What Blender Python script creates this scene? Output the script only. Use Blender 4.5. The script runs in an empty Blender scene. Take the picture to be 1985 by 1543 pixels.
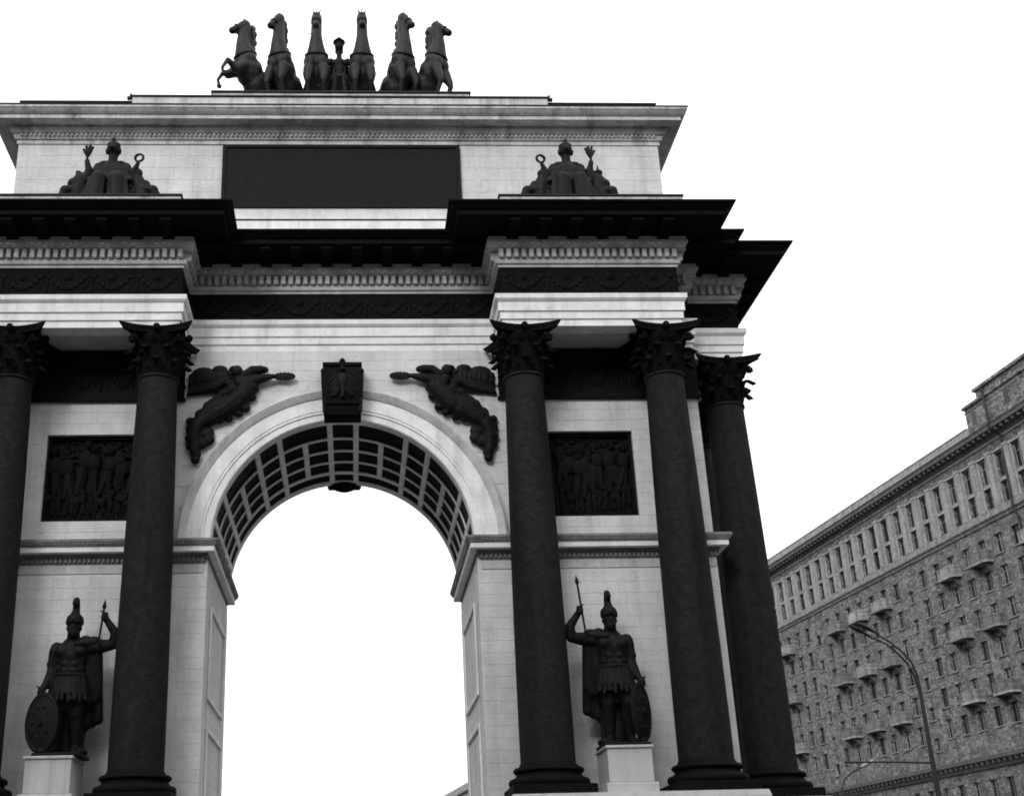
import bpy, bmesh, math, random
from math import sin, cos, pi, radians, sqrt, atan2
from mathutils import Vector, Matrix, Euler
random.seed(7)
S = bpy.context.scene
COL = S.collection

# ------------------------------------------------------------------ camera, sky, sun, exposure
FPX, CX, CYPX, W0, H0 = 2434.6, 790.8, 771.0, 1985.0, 1543.0
PITCH, YAW, ROLL = radians(22.502), radians(2.774), radians(-1.428)
fw = Vector((sin(YAW) * cos(PITCH), cos(YAW) * cos(PITCH), sin(PITCH)))
rt = Vector((cos(YAW), -sin(YAW), 0)); up = rt.cross(fw)
R = cos(ROLL) * rt + sin(ROLL) * up
U = -sin(ROLL) * rt + cos(ROLL) * up
cam_d = bpy.data.cameras.new('camera'); cam = bpy.data.objects.new('camera', cam_d); COL.objects.link(cam)
M3 = Matrix((R, U, -fw)).transposed()
cam.matrix_world = Matrix.Translation((0.25, -31.677, 1.647)) @ M3.to_4x4()
cam_d.sensor_fit = 'HORIZONTAL'; cam_d.sensor_width = 36.0
cam_d.lens = FPX / W0 * 36.0
cam_d.shift_x = -(CX - W0 / 2) / W0
cam_d.shift_y = (CYPX - H0 / 2) / W0
cam_d.clip_start = 0.1; cam_d.clip_end = 6000
S.camera = cam

SUN_EL, SUN_AZ = radians(27), radians(204)      # azimuth measured clockwise from +Y
world = bpy.data.worlds.new('World'); S.world = world; world.use_nodes = True
nt = world.node_tree; nt.nodes.clear()
out = nt.nodes.new('ShaderNodeOutputWorld'); bg = nt.nodes.new('ShaderNodeBackground')
sky = nt.nodes.new('ShaderNodeTexSky'); sky.sky_type = 'NISHITA'; sky.sun_disc = False
sky.sun_elevation = SUN_EL; sky.sun_rotation = SUN_AZ
bw = nt.nodes.new('ShaderNodeRGBToBW'); nt.links.new(sky.outputs[0], bw.inputs[0])
# overcast deck: thick white cloud, three times brighter overhead than at the horizon
tc = nt.nodes.new('ShaderNodeTexCoord'); sep = nt.nodes.new('ShaderNodeSeparateXYZ')
nt.links.new(tc.outputs['Generated'], sep.inputs[0])
mx = nt.nodes.new('ShaderNodeMath'); mx.operation = 'MAXIMUM'; mx.inputs[1].default_value = 0
nt.links.new(sep.outputs[2], mx.inputs[0])
deck = nt.nodes.new('ShaderNodeMath'); deck.operation = 'MULTIPLY_ADD'
deck.inputs[1].default_value = 8.0; deck.inputs[2].default_value = 9.5
nt.links.new(mx.outputs[0], deck.inputs[0])
mul = nt.nodes.new('ShaderNodeMath'); mul.operation = 'MULTIPLY_ADD'; mul.inputs[1].default_value = 0.25
nt.links.new(bw.outputs[0], mul.inputs[0]); nt.links.new(deck.outputs[0], mul.inputs[2])
nt.links.new(mul.outputs[0], bg.inputs[0]); bg.inputs[1].default_value = 0.1
nt.links.new(bg.outputs[0], out.inputs[0])
sl = bpy.data.lights.new('sun', 'SUN'); sl.energy = 1.5; sl.angle = radians(22)
sun = bpy.data.objects.new('sun', sl); COL.objects.link(sun)
sd = Vector((sin(SUN_AZ) * cos(SUN_EL), cos(SUN_AZ) * cos(SUN_EL), sin(SUN_EL)))
sun.rotation_euler = sd.to_track_quat('Z', 'Y').to_euler()
S.view_settings.view_transform = 'Standard'; S.view_settings.look = 'None'
S.view_settings.exposure = 0.2; S.view_settings.gamma = 1.0
S.view_settings.use_curve_mapping = False
S.render.engine = 'CYCLES'; S.cycles.max_bounces = 6; S.cycles.diffuse_bounces = 3
S.cycles.filter_width = 1.8

# ------------------------------------------------------------------ materials (a black and white place)
def mat(name, v, rough=0.8, var=0.15, scale=2.0, bump=0.0, bscale=30.0, rnd=0.0, streak=0.0, metal=0.0, spec=0.3, fine=0.0, cell=0.0):
    m = bpy.data.materials.new(name); m.use_nodes = True
    n = m.node_tree.nodes; l = m.node_tree.links
    b = n['Principled BSDF']; b.inputs['Roughness'].default_value = rough
    b.inputs['Metallic'].default_value = metal
    b.inputs['Specular IOR Level'].default_value = spec
    tc = n.new('ShaderNodeTexCoord'); geo = n.new('ShaderNodeNewGeometry')
    val = n.new('ShaderNodeValue'); val.outputs[0].default_value = v
    cur = val.outputs[0]
    def mulf(cur, tex_out, lo, hi, a=0.3, c=0.7):
        mr = n.new('ShaderNodeMapRange'); l.new(tex_out, mr.inputs[0])
        mr.inputs[1].default_value = a; mr.inputs[2].default_value = c
        mr.inputs[3].default_value = lo; mr.inputs[4].default_value = hi
        mm = n.new('ShaderNodeMath'); mm.operation = 'MULTIPLY'
        l.new(cur, mm.inputs[0]); l.new(mr.outputs[0], mm.inputs[1]); return mm.outputs[0]
    if var:
        t = n.new('ShaderNodeTexNoise'); t.inputs['Scale'].default_value = scale; t.inputs['Detail'].default_value = 8
        t.inputs['Roughness'].default_value = 0.65
        l.new(geo.outputs['Position'], t.inputs['Vector']); cur = mulf(cur, t.outputs[0], 1 - var, 1 + var * 0.6)
    if fine:
        mp = n.new('ShaderNodeMapping'); mp.inputs['Scale'].default_value = (3, 3, 14)
        l.new(geo.outputs['Position'], mp.inputs[0])
        t = n.new('ShaderNodeTexNoise'); t.inputs['Scale'].default_value = 2.2; t.inputs['Detail'].default_value = 6
        l.new(mp.outputs[0], t.inputs['Vector']); cur = mulf(cur, t.outputs[0], 1 - fine, 1 + fine * 0.5)
    if streak:
        mp = n.new('ShaderNodeMapping'); mp.inputs['Scale'].default_value = (1.3, 1.3, 0.10)
        l.new(geo.outputs['Position'], mp.inputs[0])
        t = n.new('ShaderNodeTexNoise'); t.inputs['Scale'].default_value = 1.6; t.inputs['Detail'].default_value = 7
        t.inputs['Roughness'].default_value = 0.7
        l.new(mp.outputs[0], t.inputs['Vector']); cur = mulf(cur, t.outputs[0], 1 - streak, 1.05, 0.32, 0.52)
    if cell:     # individual cladding tiles, each fired a little differently
        for sc_, w_ in (((1.6, .002, 3.3), .75), ((3.2, .002, 6.6), .8)):
            mp = n.new('ShaderNodeMapping'); mp.inputs['Scale'].default_value = sc_; l.new(tc.outputs['Object'], mp.inputs[0])
            fl = n.new('ShaderNodeVectorMath'); fl.operation = 'FLOOR'; l.new(mp.outputs[0], fl.inputs[0])
            wn = n.new('ShaderNodeTexWhiteNoise'); l.new(fl.outputs[0], wn.inputs['Vector'])
            cur = mulf(cur, wn.outputs['Value'], 1-cell*w_, 1+cell*w_, 0, 1)
    if rnd:
        oi = n.new('ShaderNodeObjectInfo'); cur = mulf(cur, oi.outputs['Random'], 1 - rnd, 1 + rnd, 0, 1)
    cb = n.new('ShaderNodeCombineColor')
    for i in range(3): l.new(cur, cb.inputs[i])
    l.new(cb.outputs[0], b.inputs['Base Color'])
    if bump:
        t = n.new('ShaderNodeTexNoise'); t.inputs['Scale'].default_value = bscale; t.inputs['Detail'].default_value = 6
        l.new(geo.outputs['Position'], t.inputs['Vector'])
        bp = n.new('ShaderNodeBump'); bp.inputs['Strength'].default_value = bump; bp.inputs['Distance'].default_value = 0.02
        l.new(t.outputs[0], bp.inputs['Height']); l.new(bp.outputs[0], b.inputs['Normal'])
    return m
LIME = mat('limestone', 0.71, 0.95, 0.20, 0.9, 0.35, 22, rnd=0.02, streak=0.16, fine=0.12, spec=0.1)
ATT_ST = mat('attic_limestone', 0.64, 0.95, 0.16, 0.9, 0.30, 22, streak=0.18, fine=0.12, spec=0.1)
LIME2 = mat('limestone_joint', 0.69, 0.95, 0.12, 1.1, 0.3, 25, fine=0.05, spec=0.1)
MOULD = mat('limestone_moulding', 0.88, 0.9, 0.16, 1.6, 0.25, 30, streak=0.20, fine=0.08, spec=0.1)
GREYST = mat('weathered_limestone', 0.60, 0.9, 0.30, 0.9, 0.4, 30, streak=0.55, fine=0.2, spec=0.1)
BANDST = mat('dusty_limestone_band', 0.60, 0.9, 0.22, 2.5, 0.4, 40, streak=0.25, fine=0.12, spec=0.1)
DIRT_SHADE = mat('dirty_shaded_carved_limestone', 0.26, 0.95, 0.3, 3.0, 0.5, 40, streak=0.3, fine=0.2, spec=0.05)  # dark with dirt; on the impost bed recess shade is also in the colour
SOFF = mat('soffit_plaster', 0.62, 0.95, 0.2, 1.5, 0.2, 30, spec=0.05)  # even grey, a little darker than the wall stone
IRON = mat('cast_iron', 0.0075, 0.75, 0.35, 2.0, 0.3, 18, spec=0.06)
SHAFT = mat('painted_iron_shaft', 0.021, 0.7, 0.35, 5.0, 0.5, 60, spec=0.08, fine=0.4, streak=0.35)
RELIEF = mat('relief_iron', 0.008, 0.7, 0.4, 4.0, 0.4, 30, spec=0.08)
BRONZE = mat('dark_bronze', 0.011, 0.6, 0.5, 3.5, 0.5, 14, spec=0.12, streak=0.3)
BRONZEL = mat('horse_bronze', 0.019, 0.55, 0.7, 3.0, 0.7, 9, spec=0.2, streak=0.5)
SHEET = mat('roof_sheet_metal', 0.03, 0.6, 0.3, 2.0, spec=0.1)
GRAN = mat('pale_granite', 0.52, 0.8, 0.12, 1.5, 0.2, 60, streak=0.2, spec=0.1)
PANEL = mat('inscription_iron', 0.018, 0.8, 0.25, 9.0, 0.8, 26, spec=0.08)
BRICK = mat('facade_tile', 0.19, 0.95, 0.55, 6.0, 0.0, 10, streak=0.35, fine=0.5, spec=0.05, cell=0.50)
TRIM = mat('facade_trim', 0.25, 0.95, 0.4, 2.2, streak=0.35, fine=0.3, spec=0.05, cell=0.16)
PARAP = mat('facade_parapet', 0.32, 0.9, 0.3, 1.5, streak=0.3, fine=0.3, spec=0.05, cell=0.12)
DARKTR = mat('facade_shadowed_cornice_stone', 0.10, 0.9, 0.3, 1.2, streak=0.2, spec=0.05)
BALC = mat('balcony_plaster', 0.26, 0.85, 0.3, 2.0, rnd=0.4, streak=0.4, fine=0.3, spec=0.05, cell=0.2)
FRAME = mat('window_frame_paint', 0.20, 0.7, 0.2, 3.0, rnd=0.85, spec=0.1)
GLASS = mat('window_glass', 0.02, 0.15, 0.2, 3.0, rnd=0.6, spec=0.25)
POLE = mat('pole_steel', 0.040, 0.6, 0.2, 3.0, spec=0.1)
LAMPW = mat('lamp_housing', 0.25, 0.4, 0.1, 3.0)
ASPH = mat('asphalt', 0.05, 0.9, 0.2, 0.5, 0.3, 60)
PAVE = mat('paving_stone', 0.10, 0.9, 0.2, 0.8, 0.2, 30)
FARB = mat('far_facade', 0.55, 0.9, 0.15, 0.3)

# ------------------------------------------------------------------ mesh helpers
class MB:
    def __init__(s): s.v = []; s.f = []
    def quad(s, *p):
        i = len(s.v); s.v += [tuple(q) for q in p]; s.f.append(tuple(range(i, i + len(p))))
    def add(s, vs, fs, M=None):
        i = len(s.v)
        s.v += [tuple(M @ Vector(q)) for q in vs] if M else [tuple(q) for q in vs]
        s.f += [tuple(i + k for k in f) for f in fs]
    def box(s, x0, x1, y0, y1, z0, z1, M=None):
        s.add([(x0,y0,z0),(x1,y0,z0),(x1,y1,z0),(x0,y1,z0),(x0,y0,z1),(x1,y0,z1),(x1,y1,z1),(x0,y1,z1)],
              [(0,3,2,1),(4,5,6,7),(0,1,5,4),(1,2,6,5),(2,3,7,6),(3,0,4,7)], M)
    def bbox(s, x0, x1, y0, y1, z0, z1, b=0.02):
        """box with chamfered vertical/horizontal edges"""
        vs = []
        for z, e in ((z0, b), (z0 + b, 0), (z1 - b, 0), (z1, b)):
            vs += [(x0+e,y0+e,z),(x1-e,y0+e,z),(x1-e,y1-e,z),(x0+e,y1-e,z)]
        fs = [(3,2,1,0),(12,13,14,15)]
        for k in range(3):
            for j in range(4):
                fs.append((k*4+j, k*4+(j+1)%4, k*4+4+(j+1)%4, k*4+4+j))
        s.add(vs, fs)
    def lathe(s, prof, n=32, M=None, cap=True):
        vs = []; fs = []
        for r, z in prof:
            vs += [(r*cos(2*pi*k/n), r*sin(2*pi*k/n), z) for k in range(n)]
        for i in range(len(prof)-1):
            for k in range(n):
                fs.append((i*n+k, i*n+(k+1)%n, (i+1)*n+(k+1)%n, (i+1)*n+k))
        if cap: fs += [tuple(range(n-1,-1,-1)), tuple((len(prof)-1)*n+k for k in range(n))]
        s.add(vs, fs, M)
    def ell(s, c, r, rot=None, n=10, m=6):
        vs = []; fs = []
        vs.append((0,0,-1))
        for i in range(1, m):
            t = -pi/2 + pi*i/m
            vs += [(cos(t)*cos(2*pi*k/n), cos(t)*sin(2*pi*k/n), sin(t)) for k in range(n)]
        vs.append((0,0,1)); L = len(vs)-1
        for k in range(n): fs.append((0, 1+(k+1)%n, 1+k)); fs.append((L, L-n+k, L-n+(k+1)%n))
        for i in range(m-2):
            for k in range(n):
                fs.append((1+i*n+k, 1+i*n+(k+1)%n, 1+(i+1)*n+(k+1)%n, 1+(i+1)*n+k))
        if not hasattr(r, '__len__'): r = (r, r, r)
        M = Matrix.Translation(c) @ (rot.to_matrix().to_4x4() if rot else Matrix.Identity(4)) @ Matrix.Diagonal((*r, 1))
        s.add(vs, fs, M)
    def cap(s, p0, r0, p1, r1, n=10, flat=1.0):
        """tapered limb with round ends; flat<1 squeezes it in local x"""
        p0 = Vector(p0); p1 = Vector(p1); d = p1 - p0; L = d.length
        q = d.to_track_quat('Z', 'Y') if L > 1e-6 else Vector((0,0,1)).to_track_quat('Z','Y')
        prof = []
        for i in range(4): t = -pi/2 + (pi/2)*i/4; prof.append((max(1e-3, r0*cos(t)), r0*sin(t)))
        prof.append((r0, 0)); prof.append((r1, L))
        for i in range(1, 5): t = (pi/2)*i/4; prof.append((max(1e-3, r1*cos(t)), L + r1*sin(t)))
        M = Matrix.Translation(p0) @ q.to_matrix().to_4x4() @ Matrix.Diagonal((flat, 1, 1, 1))
        s.lathe(prof, n, M)
    def chain(s, pts, n=10):
        for (a, ra), (b, rb) in zip(pts, pts[1:]): s.cap(a, ra, b, rb, n)
    def tube(s, pts, r, n=8):
        pts = [Vector(p) for p in pts]; rr = r if hasattr(r, '__len__') else [r]*len(pts)
        vs = []; fs = []
        for i, p in enumerate(pts):
            d = (pts[min(i+1,len(pts)-1)] - pts[max(i-1,0)]).normalized()
            a = d.cross(Vector((0,0,1)) if abs(d.z) < 0.95 else Vector((0,1,0))).normalized(); b = d.cross(a)
            vs += [tuple(p + rr[i]*(cos(2*pi*k/n)*a + sin(2*pi*k/n)*b)) for k in range(n)]
        for i in range(len(pts)-1):
            for k in range(n): fs.append((i*n+k, i*n+(k+1)%n, (i+1)*n+(k+1)%n, (i+1)*n+k))
        fs += [tuple(range(n-1,-1,-1)), tuple((len(pts)-1)*n+k for k in range(n))]
        s.add(vs, fs)
    def torus(s, c, R0, r0, rot=None, n=24, m=6):
        vs = []; fs = []
        for i in range(n):
            a = 2*pi*i/n
            for j in range(m):
                b = 2*pi*j/m; vs.append(((R0+r0*cos(b))*cos(a), (R0+r0*cos(b))*sin(a), r0*sin(b)))
        for i in range(n):
            for j in range(m):
                fs.append((i*m+j, ((i+1)%n)*m+j, ((i+1)%n)*m+(j+1)%m, i*m+(j+1)%m))
        s.add(vs, fs, Matrix.Translation(c) @ (rot.to_matrix().to_4x4() if rot else Matrix.Identity(4)))
    def mesh(s, name, m, smooth=False):
        me = bpy.data.meshes.new(name); me.from_pydata(s.v, [], s.f); me.materials.append(m)
        bm = bmesh.new(); bm.from_mesh(me)
        bmesh.ops.recalc_face_normals(bm, faces=bm.faces)
        if smooth:
            for f in bm.faces: f.smooth = True
            for e in bm.edges:
                if len(e.link_faces) == 2 and e.calc_face_angle(0) > 0.7: e.smooth = False
        bm.to_mesh(me); bm.free(); return me
    def build(s, name, m, parent=None, smooth=False, loc=None):
        return link(name, s.mesh(name, m, smooth), parent, loc)
def link(name, me, parent=None, loc=None, rz=0):
    o = bpy.data.objects.new(name, me); COL.objects.link(o); o.parent = parent
    if loc is not None: o.location = loc
    if rz: o.rotation_euler.z = rz
    return o
def thing(name, label, cat, loc=(0,0,0), rz=0, group=None):
    o = bpy.data.objects.new(name, None); COL.objects.link(o); o.location = loc; o.rotation_euler.z = rz
    o.empty_display_size = 0.3
    o['label'] = label; o['category'] = cat
    if group: o['group'] = group
    return o
def blob(mb, name, m, parent, voxel=0.04, smooth=6, mirror=False):
    """fuse overlapping limbs into one continuous cast surface"""
    if mirror: mb.v = [(-x, y, z) for x, y, z in mb.v]
    me = mb.mesh(name, m)
    t = bpy.data.objects.new('tmp', me); COL.objects.link(t)
    r = t.modifiers.new('r', 'REMESH'); r.mode = 'VOXEL'; r.voxel_size = voxel; r.use_smooth_shade = True
    sm = t.modifiers.new('s', 'SMOOTH'); sm.iterations = smooth; sm.factor = 0.5
    dg = bpy.context.evaluated_depsgraph_get(); dg.update()
    me2 = bpy.data.meshes.new_from_object(t.evaluated_get(dg)); me2.name = name
    me2.materials.clear(); me2.materials.append(m)
    for p in me2.polygons: p.use_smooth = True
    bpy.data.objects.remove(t); bpy.data.meshes.remove(me)
    return link(name, me2, parent)

def offset_outline(pts, o):
    """axis-aligned closed counter-clockwise outline pushed outwards by o with square mitres"""
    n = len(pts); res = []
    for i in range(n):
        p, q, r = pts[i-1], pts[i], pts[(i+1) % n]
        d1 = (q[0]-p[0], q[1]-p[1]); d2 = (r[0]-q[0], r[1]-q[1])
        def nn(d): L = math.hypot(*d); return (d[1]/L, -d[0]/L)
        a, b = nn(d1), nn(d2)
        res.append((q[0] + o*(a[0]+b[0]) , q[1] + o*(a[1]+b[1])))
    return res
def ring(mb, outline, prof, close=True):
    """profile [(offset,z)...] swept round the outline; closed tube"""
    rings = [[(x, y, z) for x, y in offset_outline(outline, o)] for o, z in prof]
    n = len(outline); base = len(mb.v)
    for r in rings: mb.v += r
    m = len(rings)
    for i in range(m if close else m-1):
        j = (i+1) % m
        for k in range(n):
            mb.f.append((base+i*n+k, base+i*n+(k+1)%n, base+j*n+(k+1)%n, base+j*n+k))

# ------------------------------------------------------------------ setting: ground, road, plaza
def struct(o): o['kind'] = 'structure'; return o
g = MB(); g.quad((-3000,-3000,0),(3000,-3000,0),(3000,3000,0),(-3000,3000,0)); struct(g.build('ground', ASPH))
def road_sheet(name, x0, x1):
    m = MB(); m.quad((x0,-300,0.004),(x1,-300,0.004),(x1,900,0.004),(x0,900,0.004)); return struct(m.build(name, ASPH))
road_sheet('road', 17, 36)
m = MB(); m.bbox(-14, 14, -36, 12, 0.0, 0.14); struct(m.build('plaza_pavement', PAVE))
m = MB()
for y in range(-300, 900, 8): m.quad((26.4,y,0.008),(26.6,y,0.008),(26.6,y+3,0.008),(26.4,y+3,0.008))
struct(m.build('road_marking', PARAP))
m = MB(); m.box(36, 45, -300, 900, 0, 0.13); struct(m.build('pavement', PAVE))

# ------------------------------------------------------------------ the triumphal arch
a, b, B, SS, P, s_, c_, t_, W = 4.28, 9.15, 9.83, 11.42, 1.56, 0.65, 1.424, 0.25, 5.45
ZAB, ZAT, ZFT, ZCT = 16.19, 17.09, 17.95, 19.25
Bw, RJ, RI, RO, ZS = 9.775, 3.49, 3.43, 4.29, 10.70
ARCH = thing('triumphal_arch', 'pale stone triumphal arch with dark iron columns and heavy black cornices', 'triumphal arch')

e = W - s_
quart = [(a,0),(a,-P),(b,-P),(b,0),(B,0),(B,s_),(SS,s_)]
right = quart + [(x, W - y) for x, y in reversed(quart)]
left = [(-x, y) for x, y in reversed(right)]
ENT = right + [(x, y) for x, y in left]
# counter-clockwise: front right -> side -> back right -> back left -> side -> front left

# core body with the arched passage
core = MB()
poly = [(-Bw, 0.02), (-RJ, 0.02), (-RJ, ZS-0.4), (-RI-0.16, ZS-0.4)]
N = 48
poly += [((RI+0.16)*cos(pi - pi*k/N), ZS + (RI+0.16)*sin(pi*k/N)) for k in range(N+1)]
poly += [(RI+0.16, ZS-0.4), (RJ, ZS-0.4), (RJ, 0.02), (Bw, 0.02), (Bw, ZAB+3), (-Bw, ZAB+3)]
def extr(mb, poly, y0, y1):
    n = len(poly); i = len(mb.v)
    mb.v += [(x, y0, z) for x, z in poly] + [(x, y1, z) for x, z in poly]
    for k in range(n): mb.f.append((i+k, i+(k+1)%n, i+n+(k+1)%n, i+n+k))
    bm_v = [(x, z) for x, z in poly]
    from mathutils.geometry import tessellate_polygon
    for tri in tessellate_polygon([[Vector((x, z, 0)) for x, z in bm_v]]):
        mb.f.append(tuple(i+q for q in tri)); mb.f.append(tuple(i+n+q for q in tri))
extr(core, poly, 0.30, W-0.012)
core.build('wall_core', LIME2, ARCH)
# front facing layer, left open where the relief panels are sunk
PX0, PX1, PZ0, PZ1 = 5.30, 7.86, 11.37, 13.77
fac = MB()
def face_poly(sg):
    arc = [((RI+0.16)*cos(pi/2 - pi/2*k/24)*1.0, ZS + (RI+0.16)*sin(pi/2 - pi/2*k/24)) for k in range(25)]
    # spandrel piece
    p = [(0, ZAB)] + [(x, z) for x, z in arc] + [(RI+0.16, ZS-0.4), (RJ, ZS-0.4), (RJ, 0.02), (PX0, 0.02), (PX0, ZAB)]
    return [(sg*x, z) for x, z in p]
for sg in (1, -1):
    extr(fac, face_poly(sg), 0.008, 0.30)
    for x0, x1, z0, z1 in ((PX0, PX1, 0.02, PZ0), (PX0, PX1, PZ1, ZAB), (PX1, Bw, 0.02, ZAB)):
        fac.box(min(sg*x0, sg*x1), max(sg*x0, sg*x1), 0.008, 0.30, z0, z1)
fac.build('wall_facing', LIME2, ARCH)

# facing stones with recessed joints
def stone_mesh(L, H, T=0.016, c=0.003, name='facing_stone', mt=LIME):
    m = MB(); h = L/2; v = H/2
    m.add([(-h,0,-v),(h,0,-v),(h,0,v),(-h,0,v),(-h,-T+c,-v),(h,-T+c,-v),(h,-T+c,v),(-h,-T+c,v),
           (-h+c,-T,-v+c),(h-c,-T,-v+c),(h-c,-T,v-c),(-h+c,-T,v-c)],
          [(0,1,5,4),(1,2,6,5),(2,3,7,6),(3,0,4,7),(4,5,9,8),(5,6,10,9),(6,7,11,10),(7,4,8,11),(8,9,10,11)])
    return m
SH, SL, J = 0.30, 0.84, 0.004
stone_cache = {}
n_st = 0
bulk = MB(); abulk = MB(); BK_CUR = [bulk]
def put_stone(xc, zc, L, H, y=0.0, single=True):
    global n_st
    if single and n_st < 290:
        k = (round(L, 2), round(H, 2))
        if k not in stone_cache: stone_cache[k] = stone_mesh(k[0]-J, k[1]-J).mesh('facing_stone', LIME)
        link('facing_stone', stone_cache[k], ARCH, (xc, y+0.01, zc)); n_st += 1
    else:
        q = stone_mesh(L-J, H-J); BK_CUR[0].add(q.v, q.f, Matrix.Translation((xc, y+0.01, zc)))
def tile(x0, x1, z0, z1, y=0.0, single=True, ok=lambda xa, xb, za, zb: True, sh=SH, slen=SL):
    nrow = max(1, round((z1-z0)/sh)); h = (z1-z0)/nrow
    for r in range(nrow):
        za = z0 + r*h; x = x0; first = True
        off = slen*0.5 if r % 2 else 0
        xs = [x0]; q = x0 + (slen - off if off else slen)
        while q < x1 - 0.2: xs.append(q); q += slen
        xs.append(x1)
        for xa, xb in zip(xs, xs[1:]):
            if ok(xa, xb, za, za+h): put_stone((xa+xb)/2, za+h/2, xb-xa, h, y, single)
def outside_arch(xa, xb, za, zb):
    xn = min(abs(xa), abs(xb)); zn = max(0, za-ZS)
    if za < ZS: return xn >= RO-0.05
    if xa < 0 < xb: xn = 0
    return math.hypot(xn, zn) > RO - 0.35 or xn > RO
for sg in (1, -1):
    for (x0, x1) in ((RJ, 5.9), (5.9, Bw)):
        A_, B_ = sorted((sg*x0, sg*x1)); tile(A_, B_, 4.2, 9.9)
for sg in (1, -1):
    A_, B_ = sorted((sg*RO*0.999, sg*PX0)); tile(A_, B_, 10.78, 14.72, single=False)
    A_, B_ = sorted((sg*PX0, sg*PX1)); tile(A_, B_, 10.78, PZ0, single=False); tile(A_, B_, PZ1, 14.72, single=False)
    A_, B_ = sorted((sg*PX1, sg*Bw)); tile(A_, B_, 10.78, 14.72, single=False)
tile(-RO, RO, 10.78, 16.2, single=False, ok=outside_arch)
# inner jambs of the passage, and the outer flanks
for sg in (1, -1):
    nrow = 33; h = (10.0-0.2)/nrow
    for r in range(nrow):
        y = 0.0; 
        ys = [0.01] + [0.01 + (0.84 if r % 2 else 0.42) + k*0.84 for k in range(7) if 0.01 + (0.84 if r % 2 else 0.42) + k*0.84 < W-0.2] + [W-0.01]
        for ya, yb in zip(ys, ys[1:]):
            q = stone_mesh(yb-ya-J, h-J)
            M = Matrix.Translation((sg*(RJ+0.008), (ya+yb)/2, 0.2+(r+0.5)*h)) @ Matrix.Rotation(-sg*pi/2, 4, 'Z')
            bulk.add(q.v, q.f, M)
            M = Matrix.Translation((sg*(Bw-0.008), (ya+yb)/2, 0.2+(r+0.5)*h)) @ Matrix.Rotation(sg*pi/2, 4, 'Z')
            bulk.add(q.v, q.f, M)

# frames sunk in the inner jambs
for sg in (1, -1):
    for z0, z1 in ((6.9, 9.3), (2.0, 6.2)):
        m = MB()
        x = sg*(RJ-0.02); w = 0.09; d = 0.05
        for y0, y1, za, zb in ((0.9, 4.5, z0, z0+w), (0.9, 4.5, z1-w, z1), (0.9, 0.9+w, z0+w, z1-w), (4.5-w, 4.5, z0+w, z1-w)):
            m.box(min(x, x-sg*d), max(x, x-sg*d), y0, y1, za, zb)
        m.build('jamb_panel_frame', MOULD, ARCH)

# sunk relief panels
def relief_crowd(mb, w, h, n, seed, dep=0.16):
    rd = random.Random(seed)
    for i in range(n):
        x = -w/2 + w*(i+0.5)/n + rd.uniform(-.05, .05); z = rd.uniform(-.08, .10)*h; k = h/2.6*rd.uniform(.9, 1.1)
        lean = rd.uniform(-.18, .18)*k
        mb.ell((x+lean, -0.02, z+0.85*k), (.13*k, dep*.9, .16*k), n=8, m=5)
        mb.ell((x+lean*.6, 0, z+0.42*k), (.24*k, dep, .36*k), n=8, m=5)
        mb.cap((x+lean*.3, 0, z+0.1*k), .17*k, (x+rd.uniform(-.2,.05)*k, -.03, z-0.55*k), .1*k, 7)
        mb.cap((x+lean*.3, 0, z+0.1*k), .17*k, (x+rd.uniform(0,.25)*k, 0, z-0.55*k), .1*k, 7)
        mb.cap((x, 0, z-0.5*k), .1*k, (x-.05, 0, z-1.05*k), .06*k, 7)
        mb.cap((x+.1, 0, z-0.5*k), .1*k, (x+.15*k, 0, z-1.05*k), .06*k, 7)
        ax = x + rd.choice((-1, 1))*.5*k
        mb.cap((x+lean, -.04, z+0.6*k), .08*k, (ax, -.08, z+rd.uniform(.3, 1.0)*k), .06*k, 7)
        if rd.random() < .5: mb.ell((ax, -.06, z+rd.uniform(-.2,.3)*k), (.26*k, .06, .3*k), n=10, m=5)
        if rd.random() < .6: mb.cap((ax, -.03, z-.9*k), .025, (ax+rd.uniform(-.2,.2), -.03, z+1.15*k), .02, 6)
for sg in (1, -1):
    pm = MB(); pm.box(min(sg*PX0, sg*PX1), max(sg*PX0, sg*PX1), 0.24, 0.299, PZ0, PZ1)
    pl = pm.build('relief_panel', RELIEF, ARCH)
    rm = MB(); relief_crowd(rm, PX1-PX0-.2, PZ1-PZ0-.1, 7, 11+sg)
    q_ = MB(); relief_crowd(q_, PX1-PX0-.5, (PZ1-PZ0)*.5, 8, 31+sg, .10); rm.add(q_.v, q_.f, Matrix.Translation((.1, .06, .62))); q_ = MB(); relief_crowd(q_, PX1-PX0-.4, (PZ1-PZ0)*.45, 9, 41+sg, .10); rm.add(q_.v, q_.f, Matrix.Translation((0, .02, -.66)))
    rm.v = [(x, min(y, .05), z) for x, y, z in rm.v]
    rm.build('figures', RELIEF, pl, True, (sg*(PX0+PX1)/2, 0.22, (PZ0+PZ1)/2))
    fr = MB()
    x0, x1 = sorted((sg*PX0, sg*PX1)); w = .09
    for xa, xb, za, zb in ((x0, x1, PZ0, PZ0+w), (x0, x1, PZ1-w, PZ1), (x0, x0+w, PZ0+w, PZ1-w), (x1-w, x1, PZ0+w, PZ1-w)):
        fr.box(xa+.001, xb-.001, 0.12, 0.238, za, zb)
    fr.build('panel_frame', RELIEF, pl)

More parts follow.
